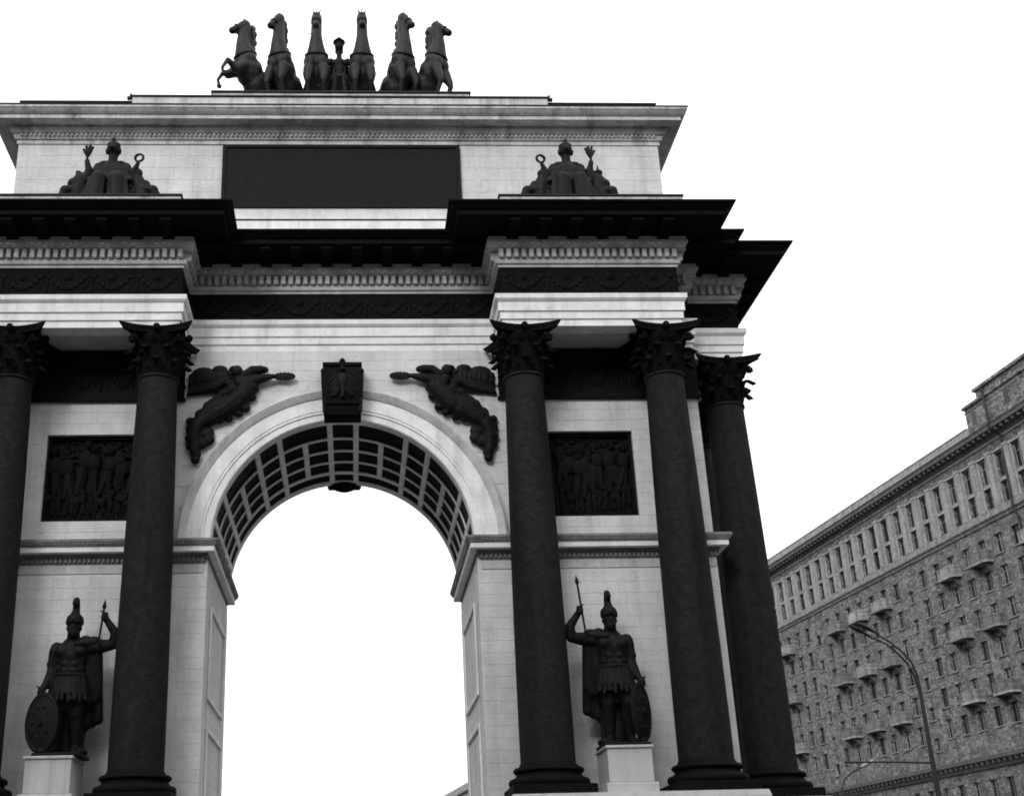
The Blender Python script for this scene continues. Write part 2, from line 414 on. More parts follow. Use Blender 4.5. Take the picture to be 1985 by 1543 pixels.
# black relief band behind the capitals
def festoon(mb, x0, x1, z0, z1, n, seed=0, dep=.07):
    """garlands, wreaths and torches in low relief on a band; front faces -y, at y=0"""
    rd = random.Random(seed); w = (x1-x0)/n; h = z1-z0
    for i in range(n):
        xc = x0 + (i+.5)*w
        for k in range(9):
            t = k/8; x = xc + (t-.5)*w*.8; z = z0 + h*.72 - h*.42*sin(pi*t)
            mb.ell((x, 0, z), (.065*w*1.2, dep, h*.11*(1+.4*sin(pi*t))), n=7, m=4)
        mb.ell((xc, 0, z0+h*.72), (.12*w, dep, h*.16), n=9, m=5)
        mb.ell((xc, -.01, z0+h*.72), (.05*w, dep*1.3, h*.07), n=7, m=4)
        x = x0 + i*w + .02
        mb.cap((x+.04, 0, z0+h*.15), dep*.6, (x+.04, 0, z0+h*.6), dep*.8, 7)
        mb.ell((x+.04, 0, z0+h*.75), (.05*w, dep, h*.14), n=8, m=5)
        mb.cap((x+.1, 0, z0+h*.6), .03, (x+.22*w, 0, z0+h*.2), .02, 6)
        mb.cap((x, 0, z0+h*.6), .03, (x-.16*w, 0, z0+h*.2), .02, 6)
for sg in (1, -1):
    m = MB(); m.box(min(sg*a, sg*(Bw+.03)), max(sg*a, sg*(Bw+.03)), -0.07, 0.3, 14.77, ZAB-.004)
    m.box(min(sg*(a-.04), sg*(Bw+.06)), max(sg*(a-.04), sg*(Bw+.06)), -0.11, 0.3, 14.70, 14.768)
    o = m.build('capital_band', RELIEF, ARCH)
    r = MB(); festoon(r, 4.4, 9.6, 14.8, 16.15, 5, 3); r.v = [(sg*x, y-.07, z) for x, y, z in r.v]
    r.build('garland_relief', RELIEF, o, True)
    m = MB(); m.box(min(sg*Bw, sg*(Bw+.07)), max(sg*Bw, sg*(Bw+.07)), -0.0, W, 14.77, ZAB-.004)
    m.build('side_band', RELIEF, ARCH)

# entablature: architrave, frieze, dentil band, cornice
m = MB()
ring(m, ENT, [(-.5,ZAB),(0.0,ZAB),(0.0,ZAB+.18),(.045,ZAB+.20),(.045,ZAB+.40),(.09,ZAB+.42),(.09,ZAB+.68),(.12,ZAB+.70),(.17,ZAB+.76),(.17,ZAT-.004),(-.5,ZAT-.004)])
m.build('architrave', MOULD, ARCH)
m = MB()
for sg in (1,-1):
    for y0, y1 in ((-P+.3, .02), (W-.02, W+P-.3)): m.box(min(sg*(a+.3),sg*(b-.3)), max(sg*(a+.3),sg*(b-.3)), y0, y1, ZAB+.06, ZAB+.3)
    m.box(min(sg*(Bw-.1),sg*(SS-.3)), max(sg*(Bw-.1),sg*(SS-.3)), s_+.3, W-s_-.3, ZAB+.06, ZAB+.3)
m.build('soffit', SOFF, ARCH)
# inset borders of the soffits
for sg in (1,-1):
    m = MB()
    x0, x1 = sorted((sg*(a+.45), sg*(b-.45))); y0, y1 = -P+.35, -.12
    m.box(x0, x1, y0, y1, ZAB+.04, ZAB+.058)
    m.build('soffit_panel', SOFF, ARCH)
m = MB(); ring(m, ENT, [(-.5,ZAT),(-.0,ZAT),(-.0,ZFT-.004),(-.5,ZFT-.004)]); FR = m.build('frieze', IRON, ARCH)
r = MB()
def along(x0, y0, x1, y1, n, seed):
    q = MB(); L = math.hypot(x1-x0, y1-y0); festoon(q, 0.05, L-.05, ZAT+.04, ZFT-.04, n, seed, .06)
    ang = atan2(y1-y0, x1-x0)
    r.add(q.v, q.f, Matrix.Translation((x0, y0, 0)) @ Matrix.Rotation(ang, 4, 'Z'))
off = offset_outline(ENT, .0)
for i in range(len(off)):
    p, q = off[i], off[(i+1) % len(off)]
    if (p[1]+q[1])/2 > 3.5: continue
    L = math.hypot(q[0]-p[0], q[1]-p[1])
    if L > .9: along(p[0], p[1], q[0], q[1], max(1, round(L/1.15)), i)
o = r.build('frieze_garland', RELIEF, FR, True); o['kind'] = 'stuff'
ZD = ZFT
m = MB()
ring(m, ENT, [(-.5,ZD),(.04,ZD),(.04,ZD+.07),(.10,ZD+.09),(.12,ZD+.17),(.12,ZD+.21),(.05,ZD+.22),(.05,ZD+.50),(.25,ZD+.51),(.27,ZD+.56),(.33,ZD+.63),(.33,ZD+.69),(.29,ZD+.70),(.29,ZD+.81),(-.5,ZD+.81)])
BED = m.build('dentil_band', BANDST, ARCH)
dm = MB(); dm.bbox(-.058, .058, -.17, .004, -.13, .13, .012); dmesh = dm.mesh('dentil', BANDST)
mm = MB()
# scroll-shaped modillion, running out from the wall
prof = [(0,.0),(-.80,.0),(-.86,-.05),(-.86,-.13),(-.80,-.18),(-.70,-.16),(-.5,-.12),(-.3,-.17),(-.15,-.27),(0,-.30)]
n0 = len(prof); vs = [(-.15,y,z) for y,z in prof] + [(.15,y,z) for y,z in prof]
mm.add(vs, [tuple(range(n0)), tuple(range(2*n0-1, n0-1, -1))] + [(k,(k+1)%n0,n0+(k+1)%n0,n0+k) for k in range(n0)])
mmesh = mm.mesh('modillion', IRON)
egg = MB()
off = offset_outline(ENT, .05); nd = 0; rest = MB()
for i in range(len(off)):
    p, q = Vector(off[i]), Vector(off[(i+1) % len(off)]); L = (q-p).length; ang = atan2(q.y-p.y, q.x-p.x)
    nrm = Vector((sin(ang), -cos(ang)))
    n = int((L-.02)/.205)
    front = (p.y+q.y)/2 < 1.2
    for k in range(n):
        c = p + (q-p)*((k+.5)/n)
        if front and nd < 290: link('dentil', dmesh, ARCH, (c.x, c.y, ZD+.36), ang); nd += 1
        else: rest.add(dm.v, dm.f, Matrix.Translation((c.x, c.y, ZD+.36)) @ Matrix.Rotation(ang, 4, 'Z'))
        ce = c + nrm*.26; egg.ell((ce.x, ce.y, ZD+.585), (.075,.05,.06) if abs(nrm.y) > .5 else (.05,.075,.06), n=6, m=4)
    p2, q2 = p + nrm*.24, q + nrm*.24
    nm = max(1, round((L)/.84)) if L > .5 else 0
    if L > 1.2:
        for k in range(nm):
            c = p + (q-p)*((k+.5)/nm) + nrm*.2
            if (p.y+q.y)/2 < 3.5: link('modillion', mmesh, ARCH, (c.x, c.y, ZD+.985), ang)
o = rest.build('rear_dentils', BANDST, ARCH); o['kind'] = 'stuff'
egg.build('egg_moulding', BANDST, ARCH, True)
m = MB()
ZC = ZFT + .814
ring(m, ENT, [(-.5,ZC),(.28,ZC),(.28,ZC+.18),(1.14,ZC+.19),(1.14,ZC+.15),(1.19,ZC+.15),(1.19,ZCT-.20),(1.23,ZCT-.19),(1.27,ZCT-.16),(1.37,ZCT-.07),(c_-.02,ZCT-.05),(c_,ZCT-.05),(c_,ZCT),(-.3,ZCT+.05),(-.5,ZCT+.05)])
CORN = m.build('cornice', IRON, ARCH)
m = MB(); m.box(-9.6, 9.6, .2, W-.2, ZAB+.4, ZCT+.03); m.build('entablature_core', IRON, ARCH)
m = MB()
for sg in (1,-1):
    for y0, y1 in ((-P+.3,.2),(W-.2,W+P-.3)): m.box(min(sg*(a+.3),sg*(b-.3)), max(sg*(a+.3),sg*(b-.3)), y0, y1, ZAB+.35, ZCT+.04)
    m.box(min(sg*(B-.4),sg*(SS-.3)), max(sg*(B-.4),sg*(SS-.3)), s_+.3, W-s_-.3, ZAB+.35, ZCT+.04)
m.build('block_core', IRON, ARCH)

# impost moulding round each pier
for sg in (1, -1):
    x0, x1 = sorted((sg*(RJ+.11), sg*(Bw-.02)))
    outl = [(x0,0),(x1,0),(x1,W),(x0,W)]
    m = MB(); ring(m, outl, [(-.3,10.46),(.30,10.46),(.305,10.47),(.305,10.60),(-.3,10.60)]); IM = m.build('impost', MOULD, ARCH)
    m = MB(); ring(m, outl, [(-.3,10.603),(.33,10.603),(.35,10.64),(.38,10.69),(.40,10.72),(.40,10.78),(-.3,10.80)]); m.build('impost_cyma', DIRT_SHADE, IM)
    m = MB(); ring(m, outl, [(-.3,10.20),(.02,10.20),(.03,10.26),(.06,10.32),(.07,10.36),(.12,10.42),(.13,10.457),(-.3,10.457)]); m.build('impost_bed', DIRT_SHADE, IM)
    m = MB(); ring(m, outl, [(-.3,9.97),(.015,9.97),(.015,10.197),(-.3,10.197)]); m.build('impost_frieze', BANDST, IM)
    q = MB(); offp = offset_outline(outl, .06)
    for i in (0, 1, 3):
        p, r2 = Vector(offp[i]), Vector(offp[(i+1)%4]); L = (r2-p).length; n = int(L/.12)
        for k in range(n):
            c = p + (r2-p)*((k+.5)/n)
            q.box(c.x-.03, c.x+.03, c.y-.03, c.y+.03, 10.25, 10.37)
            q.ell((c.x+(0 if i==0 else (.29 if i==1 else -.29)), c.y-(.29 if i==0 else 0), 10.67), (.04,.04,.04), n=6, m=4)
    o = q.build('impost_dentils', DIRT_SHADE, IM); o['kind'] = 'stuff'

# archivolts front and back
def arcsweep(mb, prof, a0=0, a1=pi, n=64, zc=ZS):
    """prof: [(radius, y)...] closed; swept round the arch"""
    m = len(prof); i0 = len(mb.v)
    for k in range(n+1):
        t = a0 + (a1-a0)*k/n
        mb.v += [(r*cos(t), y, zc + r*sin(t)) for r, y in prof]
    for k in range(n):
        for j in range(m):
            mb.f.append((i0+k*m+j, i0+k*m+(j+1)%m, i0+(k+1)*m+(j+1)%m, i0+(k+1)*m+j))
    mb.f += [tuple(i0+j for j in range(m)), tuple(i0+n*m+j for j in range(m-1,-1,-1))]
for fy, sy in ((0, 1), (W, -1)):
    def Y(v): return fy + sy*v
    for nm, pr, mt in (
        ('archivolt_outer_moulding', [(RO,Y(.02)),(RO,Y(-.20)),(RO-.04,Y(-.22)),(RO-.09,Y(-.20)),(RO-.22,Y(-.12)),(RO-.22,Y(.02))], BANDST),
        ('archivolt', [(RO-.222,Y(.02)),(RO-.222,Y(-.09)),(3.72,Y(-.09)),(3.72,Y(-.065)),(3.69,Y(-.065)),(3.69,Y(-.085)),(3.64,Y(-.085)),(3.63,Y(-.05)),(3.46,Y(-.05)),(RI,Y(-.02)),(RI,Y(.30)),(RI+.2,Y(.30)),(RI+.2,Y(.02))], MOULD)):
        m = MB(); arcsweep(m, pr); m.build(nm, mt, ARCH, True)

# vault: dark shell, pale ribs, black coffers
m = MB(); arcsweep(m, [(RI+.125, .302),(RI+.125, W-.302),(RI+.6, W-.302),(RI+.6, .302)]); m.build('vault_shell', IRON, ARCH, True)
ys = [.30, 1.42, 2.42, 3.37, 4.34, 5.16]      # arc ribs between five rows of coffers
rw = .13
for i, y in enumerate(ys):
    wv = .22 if i == 4 else rw
    if i == 0: continue
    m = MB(); arcsweep(m, [(RI, y-wv/2),(RI, y+wv/2),(RI+.12, y+wv/2),(RI+.12, y-wv/2)], 0, pi, 60)
    m.build('arc_rib', MOULD, ARCH, True)
step = pi/15
angs = [pi/2 + (k+.5)*step for k in range(-8, 8)]
def long_rib(t, y0, y1):
    m = MB(); hw = .075/RI
    arcsweep(m, [(RI+.004, y0),(RI+.004, y1),(RI+.12, y1),(RI+.12, y0)], t-hw, t+hw, 2); m.build('cross_rib', MOULD, ARCH)
def coffer(t0, t1, y0, y1):
    m = MB(); g_ = .075/RI + .002
    t0 += g_; t1 -= g_; n = max(3, int((t1-t0)/.06))
    # stepped iron tray: rim, sunk field, and a central boss
    arcsweep(m, [(RI+.03,y0),(RI+.03,y0+.05),(RI+.05,y0+.07),(RI+.055,y1-.07),(RI+.03,y1-.05),(RI+.03,y1),(RI+.12,y1),(RI+.12,y0)], t0, t1, n)
    tm = (t0+t1)/2; k = 2 if t1-t0 > .3 else 1
    for j in range(k):
        tt = tm + (j-.5*(k-1))*step*.95
        m.ell(((RI+.06)*cos(tt), (y0+y1)/2, ZS+(RI+.06)*sin(tt)), (.09,.13,.035), Euler((0, pi/2-tt, 0)), 8, 4)
    m.build('coffer', RELIEF, ARCH)
gaps = [(ys[i]+(.11 if i == 4 else rw/2), ys[i+1]-(.11 if i+1 == 4 else rw/2)) for i in range(5)]
gaps[0] = (.305, ys[1]-rw/2)
merge = {8: 9, 5: 6, 11: 12, 2: 3}       # double-width coffers in the first and last rows (index of left cell)
for row, (y0, y1) in enumerate(gaps):
    k = 0
    while k < 15:
        if row in (0, 4) and k in merge: k2 = k+2
        else: k2 = k+1
        coffer(angs[k], angs[k2], y0+.004, y1-.004); 
        if k2 < 15: long_rib(angs[k2], y0, y1)
        k = k2
m = MB(); arcsweep(m, [(RI, ys[5]+rw/2+.002),(RI, W-.302),(RI+.12,W-.302),(RI+.12,ys[5]+rw/2+.002)], 0, pi, 60); m.build('rear_arc_rib', MOULD, ARCH, True)

# keystones
def keystone(fy, sy):
    m = MB()
    lv = [(14.06,.49,.34),(14.12,.50,.46),(14.30,.50,.50),(14.5,.515,.54),(14.75,.545,.60),(15.0,.57,.62),(15.25,.56,.60),(15.42,.535,.55),(15.52,.51,.48),(15.53,.53,.54),(15.62,.53,.54)]
    for (z0,w0,d0),(z1,w1,d1) in zip(lv, lv[1:]):
        ya, yb = fy, fy - sy*d0; yc = fy - sy*d1
        m.add([(-w0,ya,z0),(w0,ya,z0),(w0,yb,z0),(-w0,yb,z0),(-w1,ya,z1),(w1,ya,z1),(w1,yc,z1),(-w1,yc,z1)],
              [(0,3,2,1),(4,5,6,7),(0,1,5,4),(1,2,6,5),(2,3,7,6),(3,0,4,7)])
    m.box(-.50,.50, min(fy, fy-sy*.57), max(fy, fy-sy*.57), 14.40, 14.47)
    k = m.build('keystone', IRON, ARCH)
    q = MB(); y = fy - sy*.60
    q.ell((0,y,15.05),(.16,.10,.26)); q.ell((0,y-sy*.03,15.38),(.08,.09,.09))
    for sg in (1,-1):
        for j in range(4): q.cap((sg*.12,y+sy*.03,15.18-.07*j),.07,(sg*(.34-.03*j),y+sy*.03,15.05-.14*j),.06,6)
        q.cap((sg*.08,y,14.85),.05,(sg*.2,y,14.62),.03,6)
        q.cap((sg*.53,y+sy*.06,15.3),.05,(sg*.48,y+sy*.10,14.2),.05,8)
        q.ell((sg*.5,y+sy*.05,15.35),(.09,.08,.09))
    q.cap((0,y,14.9),.09,(0,y,14.60),.05,6)
    q.build('eagle_relief', BRONZE, k, True)
    q = MB(); q.ell((0,fy-sy*.35,15.72),(.085,.085,.10)); q.ell((0,fy-sy*.35,15.64),(.05,.05,.05)); q.build('finial', IRON, k, True)
keystone(0, 1); keystone(W, -1)
m = MB(); m.ell((0,W+.02,14.16),(.44,.34,.26), n=18, m=8); m.build('rear_keystone_scroll', IRON, ARCH, True)

# ------------------------------------------------------------------ columns
def capital_mesh():
    m = MB(); H = ZAB - 14.90
    m.lathe([(.47,0),(.48,.3),(.50,.6),(.56,.9),(.66,1.06),(.66,1.14)], 24)
    def leaf(ang, z0, z1, r0, out, w, n=7):
        vs = []; fs = []
        for i in range(n+1):
            t = i/n
            if t < .72: rr = r0 + out*.25*(t/.72)**2; zz = z0 + (z1-z0)*(t/.72)
            else:
                u = (t-.72)/.28*pi*.9; rr = r0 + out*.25 + out*.42*(1-cos(u))*.9; zz = z1 + .06*sin(u)*1.2 - max(0, u-pi*.5)*.07
            ww = w*(.75 + .35*sin(pi*min(1, t*1.15)))*(1 if t < .85 else .65)
            jag = 1 + (.13 if i % 2 else -.10)
            for x, dr in ((-ww*jag, -.05), (-ww*.45, .02), (0, .05), (ww*.45, .02), (ww*jag, -.05)):
                vs.append((rr+dr, x, zz))
        for i in range(n):
            for j in range(4): fs.append((i*5+j, i*5+j+1, (i+1)*5+j+1, (i+1)*5+j))
        k = len(vs); vs += [(x-.035, y, z-.015) for x, y, z in vs]
        fs += [tuple(reversed([k+q for q in f])) for f in fs]
        rim = [0,1,2,3,4]+[i*5+4 for i in range(1,n+1)]+[n*5+j for j in (3,2,1,0)]+[i*5 for i in range(n-1,0,-1)]
        fs += [(rim[i], rim[(i+1)%len(rim)], k+rim[(i+1)%len(rim)], k+rim[i]) for i in range(len(rim))]
        m.add(vs, fs, Matrix.Rotation(ang, 4, 'Z'))
    for k in range(8): leaf(k*pi/4, .0, .34, .50, .34, .185)
    for k in range(8): leaf(k*pi/4+pi/8, .18, .66, .51, .42, .17)
    for k in range(4): leaf(k*pi/2+pi/4, .60, .90, .60, .40, .11)
    # corner volutes and small middle scrolls
    for k in range(4):
        A = k*pi/2 + pi/4
        for d in (-.07, .07):
            pts = []
            for i in range(17):
                u = i/16
                if u < .4: rr = .55 + .30*(u/.4); zz = .66 + .38*(u/.4)
                else:
                    v = (u-.4)/.6*2.4*pi; q = .11*(1-(u-.4)*1.2); rr = .85 + q*sin(v); zz = .93 + q*cos(v)
                pts.append((rr*cos(A)-d*sin(A), rr*sin(A)+d*cos(A), zz))
            m.tube(pts, .035, 6)
        A = k*pi/2
        for d in (-1, 1):
            pts = []
            for i in range(13):
                v = i/12*2.2*pi; q = .09*(1-i/18); pts.append((.62+.03*i/12, d*(.10+q*sin(v)*.8), .96+q*cos(v)))
            M_ = Matrix.Rotation(A, 3, 'Z'); m.tube([M_ @ Vector(p) for p in pts], .025, 6)
        m.ell(tuple(Matrix.Rotation(A, 3, 'Z') @ Vector((.76, 0, 1.20))), (.10,.10,.11), n=8, m=6)
    # abacus with hollowed sides
    def aba(z0, z1, k0, k1):
        ringp = []
        for q in range(4):
            c0 = q*pi/2 - pi/4
            for i in range(9):
                t = i/8*2-1; x = .64 + .29*abs(t)**2.0; y = t*.90
                p = Matrix.Rotation(q*pi/2, 2) @ Vector((x, y)) if False else Vector((x*cos(q*pi/2)-y*sin(q*pi/2), x*sin(q*pi/2)+y*cos(q*pi/2)))
                ringp.append(p)
        n = len(ringp)
        m.add([(p.x*k0,p.y*k0,z0) for p in ringp]+[(p.x*k1,p.y*k1,z1) for p in ringp],
              [tuple(range(n-1,-1,-1)), tuple(range(n,2*n))]+[(i,(i+1)%n,n+(i+1)%n,n+i) for i in range(n)])
    aba(1.12, 1.19, .93, .95); aba(1.192, 1.284, .97, 1.03)
    return m.mesh('capital', IRON, True)
def base_mesh():
    m = MB()
    m.lathe([(.93,.22),(.95,.25),(.965,.31),(.95,.37),(.92,.40),(.86,.41),(.84,.42),(.79,.46),(.77,.51),(.79,.53),(.82,.545),(.845,.58),(.835,.62),(.80,.65),(.72,.66),(.70,.70),(.66,.76)], 40, cap=True)
    m.bbox(-.97,.97,-.97,.97,0,.215,.012)
    return m.mesh('base', IRON, True)
def shaft_mesh():
    m = MB(); z0, z1 = 4.96, 14.80; pr = []
    for i in range(15):
        t = i/14; r = .656 - .150*(t**1.7); pr.append((r, z0 + (z1-z0)*t))
    pr += [(.515,14.81),(.545,14.83),(.555,14.865),(.545,14.89),(.50,14.90)]
    m.lathe([(r, z-4.2) for r, z in pr], 48)
    return m.mesh('column', SHAFT, True)
CM, BM_, SM = capital_mesh(), base_mesh(), shaft_mesh()
c1, c2, pc, scx, scy = 4.843, 8.634, -1.038, 10.895, 1.18
spots = [(x, y) for y in (pc, W-pc) for x in (-c2, -c1, c1, c2)] + [(sx*scx, y) for sx in (1,-1) for y in (scy, W-scy+.35)]
for x, y in spots:
    o = link('column', SM, ARCH, (x, y, 4.2)); link('capital', CM, o, (0,0,10.70)); link('base', BM_, o, (0,0,0))

# pedestals below the columns
def ped(x0, x1, y0, y1):
    m = MB(); outl = [(x0,y0),(x1,y0),(x1,y1),(x0,y1)]
    ring(m, outl, [(-.4,.15),(.16,.15),(.16,.75),(.10,.80),(.04,.86),(0,.95),(0,3.70),(.05,3.74),(.12,3.84),(.14,3.92),(.14,4.06),(.10,4.196),(-.4,4.196)])
    m.box(x0+.3, x1-.3, y0+.3, y1-.3, .2, 4.194)
    m.build('column_pedestal', GRAN, ARCH)
for sg in (1,-1):
    ped(*sorted((sg*3.95, sg*9.62)), -2.0, -.03); ped(*sorted((sg*3.95, sg*9.62)), W+.03, W+2.0)
    ped(*sorted((sg*(Bw+.03), sg*11.85)), .22, W-.0)
# (step round the whole foot)
m = MB(); 
for sg in (1,-1):
    x0, x1 = sorted((sg*(RJ-.25), sg*12.3)); m.bbox(x0, x1, -2.5, W+2.5, .14, .36, .02)
m.build('foot_step', GRAN, ARCH)

# ------------------------------------------------------------------ attic
Bt = 9.56
ATT = [(-Bt,t_),(Bt,t_),(Bt,W-t_),(-Bt,W-t_)]
m = MB(); ring(m, ATT, [(-.5,ZCT+.02),(-.01,ZCT+.02),(-.01,23.70),(-.5,23.70)]); m.build('attic_wall', LIME2, ARCH)
# attic facing stones
BK_CUR[0] = abulk
tile(-Bt, -3.54, 19.35, 23.12, y=t_-.008, single=False, sh=.42, slen=1.15)
tile(3.54, Bt, 19.35, 23.12, y=t_-.008, single=False, sh=.42, slen=1.15)
tile(-3.54, 3.54, 23.04, 23.2, y=t_-.008, single=False, sh=.42, slen=1.15)
for sg in (1,-1):
    for r in range(9):
        for k in range(4):
            q = stone_mesh(1.22-J, .419-J); abulk.add(q.v, q.f, Matrix.Translation((sg*(Bt-.012), .26+.62+k*1.235, 19.56+r*.419)) @ Matrix.Rotation(sg*pi/2, 4, 'Z'))
o = bulk.build('bulk_facing_stones', LIME, ARCH); o['kind'] = 'stuff'
o = abulk.build('attic_facing_stones', ATT_ST, ARCH); o['kind'] = 'stuff'
m = MB(); ring(m, ATT, [(-.5,23.08),(.05,23.08),(.05,23.20),(.10,23.22),(.14,23.30),(.14,23.36),(.20,23.38),(.26,23.46),(.30,23.48),(.30,23.56),(.62,23.60),(.62,23.72),(.66,23.73),(.72,23.78),(.79,23.86),(.807,23.87),(.807,23.94),(-.3,24.0),(-.5,24.0)])
AC = m.build('attic_cornice', GREYST, ARCH)
q = MB()
x = -Bt+.1
while x < Bt-.05: q.ell((x, t_-.16, 23.33), (.05,.04,.055), n=6, m=4); x += .135
o = q.build('attic_egg_moulding', GREYST, AC); o['kind'] = 'stuff'
m = MB(); ring(m, ATT, [(-.6,23.95),(.835,23.95),(.835,23.975),(-.6,24.05)]); m.build('attic_flashing', SHEET, ARCH)
m = MB(); m.box(-9.1, 9.1, .7, 4.75, 23.7, 24.02); m.build('attic_roof', SHEET, ARCH)
def roof_step(x, y0, z0, z1, mt, lip=.05, bm=SHEET):
    m = MB(); m.bbox(-x, x, y0, W-y0, z0, z1-.06, .01); o = m.build('roof_step', mt, ARCH)
    m = MB(); m.bbox(-x-lip, x+lip, y0-lip, W-y0+lip, z1-.058, z1, .008); m.build('capping', bm, o)
roof_step(9.45, -.30, 24.0, 24.235, SHEET)
roof_step(6.17, -.48, 24.0, 24.33, GREYST, .04)
roof_step(3.87, -.10, 24.32, 24.77, GREYST)
m = MB(); m.bbox(-3.7, 3.7, 1.5, 4.6, 24.76, 25.58, .02); m.build('chariot_platform', GREYST, ARCH)
for sg in (1,-1):
    m = MB(); m.cap((0,0,0),.05,(0,0,.13),.03,8); m.box(-.10,.10,-.05,.05,-.06,.02); m.build('roof_lug', SHEET, ARCH, True, (sg*6.24, -.40, 24.30))
# inscription panel and attic plinth
m = MB(); m.box(-3.42, 3.42, t_-.10, t_-.02, 20.94, 22.92); IP = m.build('inscription_panel', PANEL, ARCH)
m = MB()
for xa, xb, za, zb in ((-3.52,3.52,22.92,23.02),(-3.52,3.52,20.86,20.94),(-3.52,-3.42,20.94,22.92),(3.42,3.52,20.94,22.92)): m.box(xa, xb, t_-.14, t_-.02, za, zb)
m.build('panel_border', PANEL, IP)
m = MB(); m.bbox(-3.75, 3.75, t_-.22, t_+.1, 19.28, 20.37, .015); m.box(-3.75, 3.75, t_-.16, t_+.1, 20.41, 20.44); PLN = m.build('attic_plinth', MOULD, ARCH)
m = MB(); m.bbox(-3.62, 3.62, t_-.09, t_+.1, 20.442, 20.858, .01); m.build('plinth_course', LIME, PLN)
m = MB(); m.box(-3.77, 3.77, t_-.235, t_+.1, 20.37, 20.41); m.build('plinth_joint', SHEET, PLN)
for sg in (1,-1):
    m = MB(); x0, x1 = sorted((sg*4.32, sg*9.35)); m.bbox(x0, x1, -2.25, .1, 19.27, 19.78, .01); o = m.build('group_plinth', GREYST, ARCH)
    m = MB(); m.bbox(x0-.04, x1+.04, -2.29, .1, 19.782, 19.84, .008); m.build('capping', SHEET, o)

# ------------------------------------------------------------------ statues
def hand(mb, c, grip_dir=(0,0,1), k=1.0):
    c = Vector(c); mb.ell(c, (.085*k,.075*k,.11*k), n=10, m=6)
    for j in range(4):
        p = c + Vector((-.07*k, -.06*k, (.06-.045*j)*k)); mb.cap(p, .026*k, p+Vector((.09*k,-.05*k,0)), .022*k, 6)
    mb.cap(c+Vector((.03*k,-.05*k,.07*k)), .026*k, c+Vector((.07*k,-.09*k,.11*k)), .02*k, 6)
def warrior(label, x, mirror, deeper):
    """standing bearded soldier, 3.5 m of bronze, facing -y; unmirrored: spear arm at -x, shield at +x"""
    T = thing('warrior_statue', label, 'statue', (x, -1.0, 5.27), 0, 'bronze warrior statues between the columns')
    sx = -1 if mirror else 1
    def bl(mb, nm, mt=BRONZE, vox=.028, sm=4): return blob(mb, nm, mt, T, vox, sm, mirror)
    m = MB()
    # legs
    m.chain([((.20,.02,1.75),.27),((.27,-.16,1.06),.185)]); m.chain([((.27,-.16,1.06),.175),((.27,-.04,.80),.19),((.29,.04,.26),.12)])
    m.chain([((-.19,.02,1.75),.27),((-.20,-.04,1.05),.185)]); m.chain([((-.20,-.04,1.05),.17),((-.20,.06,.80),.185),((-.21,.10,.26),.12)])
    for xx, y in ((.30,.03),(-.21,.10)):
        m.cap((xx,y,.20),.12,(xx*1.1,y-.28,.13),.09); m.ell((xx,y+.05,.15),(.11,.12,.10))
    m.ell((0,.02,1.80),(.39,.28,.28)); m.ell((0,.0,2.08),(.375,.26,.32)); m.ell((0,-.01,2.40),(.42,.28,.34)); m.ell((0,.02,2.56),(.42,.25,.20)); m.cap((-.14,.04,2.72),.12,(.14,.04,2.72),.12)
    for sg in (1,-1):
        m.ell((sg*.19,-.20,2.50),(.18,.11,.15)); m.ell((sg*.11,-.22,2.18),(.095,.06,.07)); m.ell((sg*.11,-.22,2.02),(.095,.06,.07)); m.ell((sg*.38,.02,2.60),(.17,.17,.16))
    m.cap((0,.02,2.66),.18,(0,-.02,2.98),.15)
    # head and beard
    m.ell((0,-.04,3.10),(.175,.20,.21)); m.ell((0,-.15,2.95),(.135,.13,.16)); m.cap((0,-.23,3.12),.035,(0,-.26,3.04),.04,6)
    for sg in (1,-1): m.ell((sg*.17,-.01,3.08),(.03,.05,.07))
    # raised arm with the spear
    m.chain([((-.44,.0,2.60),.18),((-.74,-.02,2.64),.165),((-1.00,-.10,2.66),.13)]); m.chain([((-1.00,-.10,2.66),.13),((-1.02,-.16,2.93),.12),((-.80,-.22,3.24),.08)])
    hand(m, (-.76,-.23,3.31), k=1.15)
    # lowered arm to the shield
    m.chain([((.40,.0,2.52),.165),((.45,.03,2.10),.135),((.46,-.02,1.98),.13)]); m.ell((.46,.02,2.22),(.15,.15,.10)); m.chain([((.46,-.02,1.98),.13),((.54,-.10,1.72),.105),((.60,-.15,1.62),.085)])
    hand(m, (.62,-.17,1.52), k=1.3)
    bl(m, 'body')
    # skirt of leather straps
    m = MB()
    for k in range(22):
        A = 2*pi*k/22; r0, r1 = .37, .50; j = .02*(k % 2)
        m.cap((r0*cos(A), .02+(r0-.05)*sin(A), 1.93), .055, ((r1+j)*cos(A), .02+(r1-.07+j)*sin(A), 1.30+.03*sin(3*k)), .05, 7)
    m.torus((0,.02,1.93),.36,.05)
    for k in range(7): 
        A = -pi/2+(k-3)*.28; m.cap((.38*cos(A),.02+.31*sin(A),1.86),.05,(.46*cos(A),.02+.40*sin(A),1.50),.055,6)
    for k in range(9):   # tunic folds hanging to the knees, with the cloak end and a stump filling in behind the legs
        A = -pi*.95 + k*pi*.9/8; m.cap((.40*cos(A), .06+.30*sin(A), 1.5), .085, (.40*cos(A)+.02*sin(3*k), .10+.26*sin(A), 1.08+.05*sin(2.3*k)), .06, 7)
    bl(m, 'skirt', BRONZE, .026, 2)
    m = MB(); m.cap((.05,.26,.10),.24,(.02,.22,1.3),.20,12); m.cap((-.22,.28,.12),.14,(-.30,.30,1.2),.14); m.cap((.30,.26,.10),.12,(.30,.24,1.0),.12)
    for k in range(6): m.cap((-.34+.13*k,.20+.05*sin(k*2.2),1.3),.07,(-.32+.13*k,.18+.06*sin(k*1.7),.14),.09,7)
    bl(m, 'trunk_support', BRONZE, .03, 2)
    # cloak from the shoulder down behind
    m = MB()
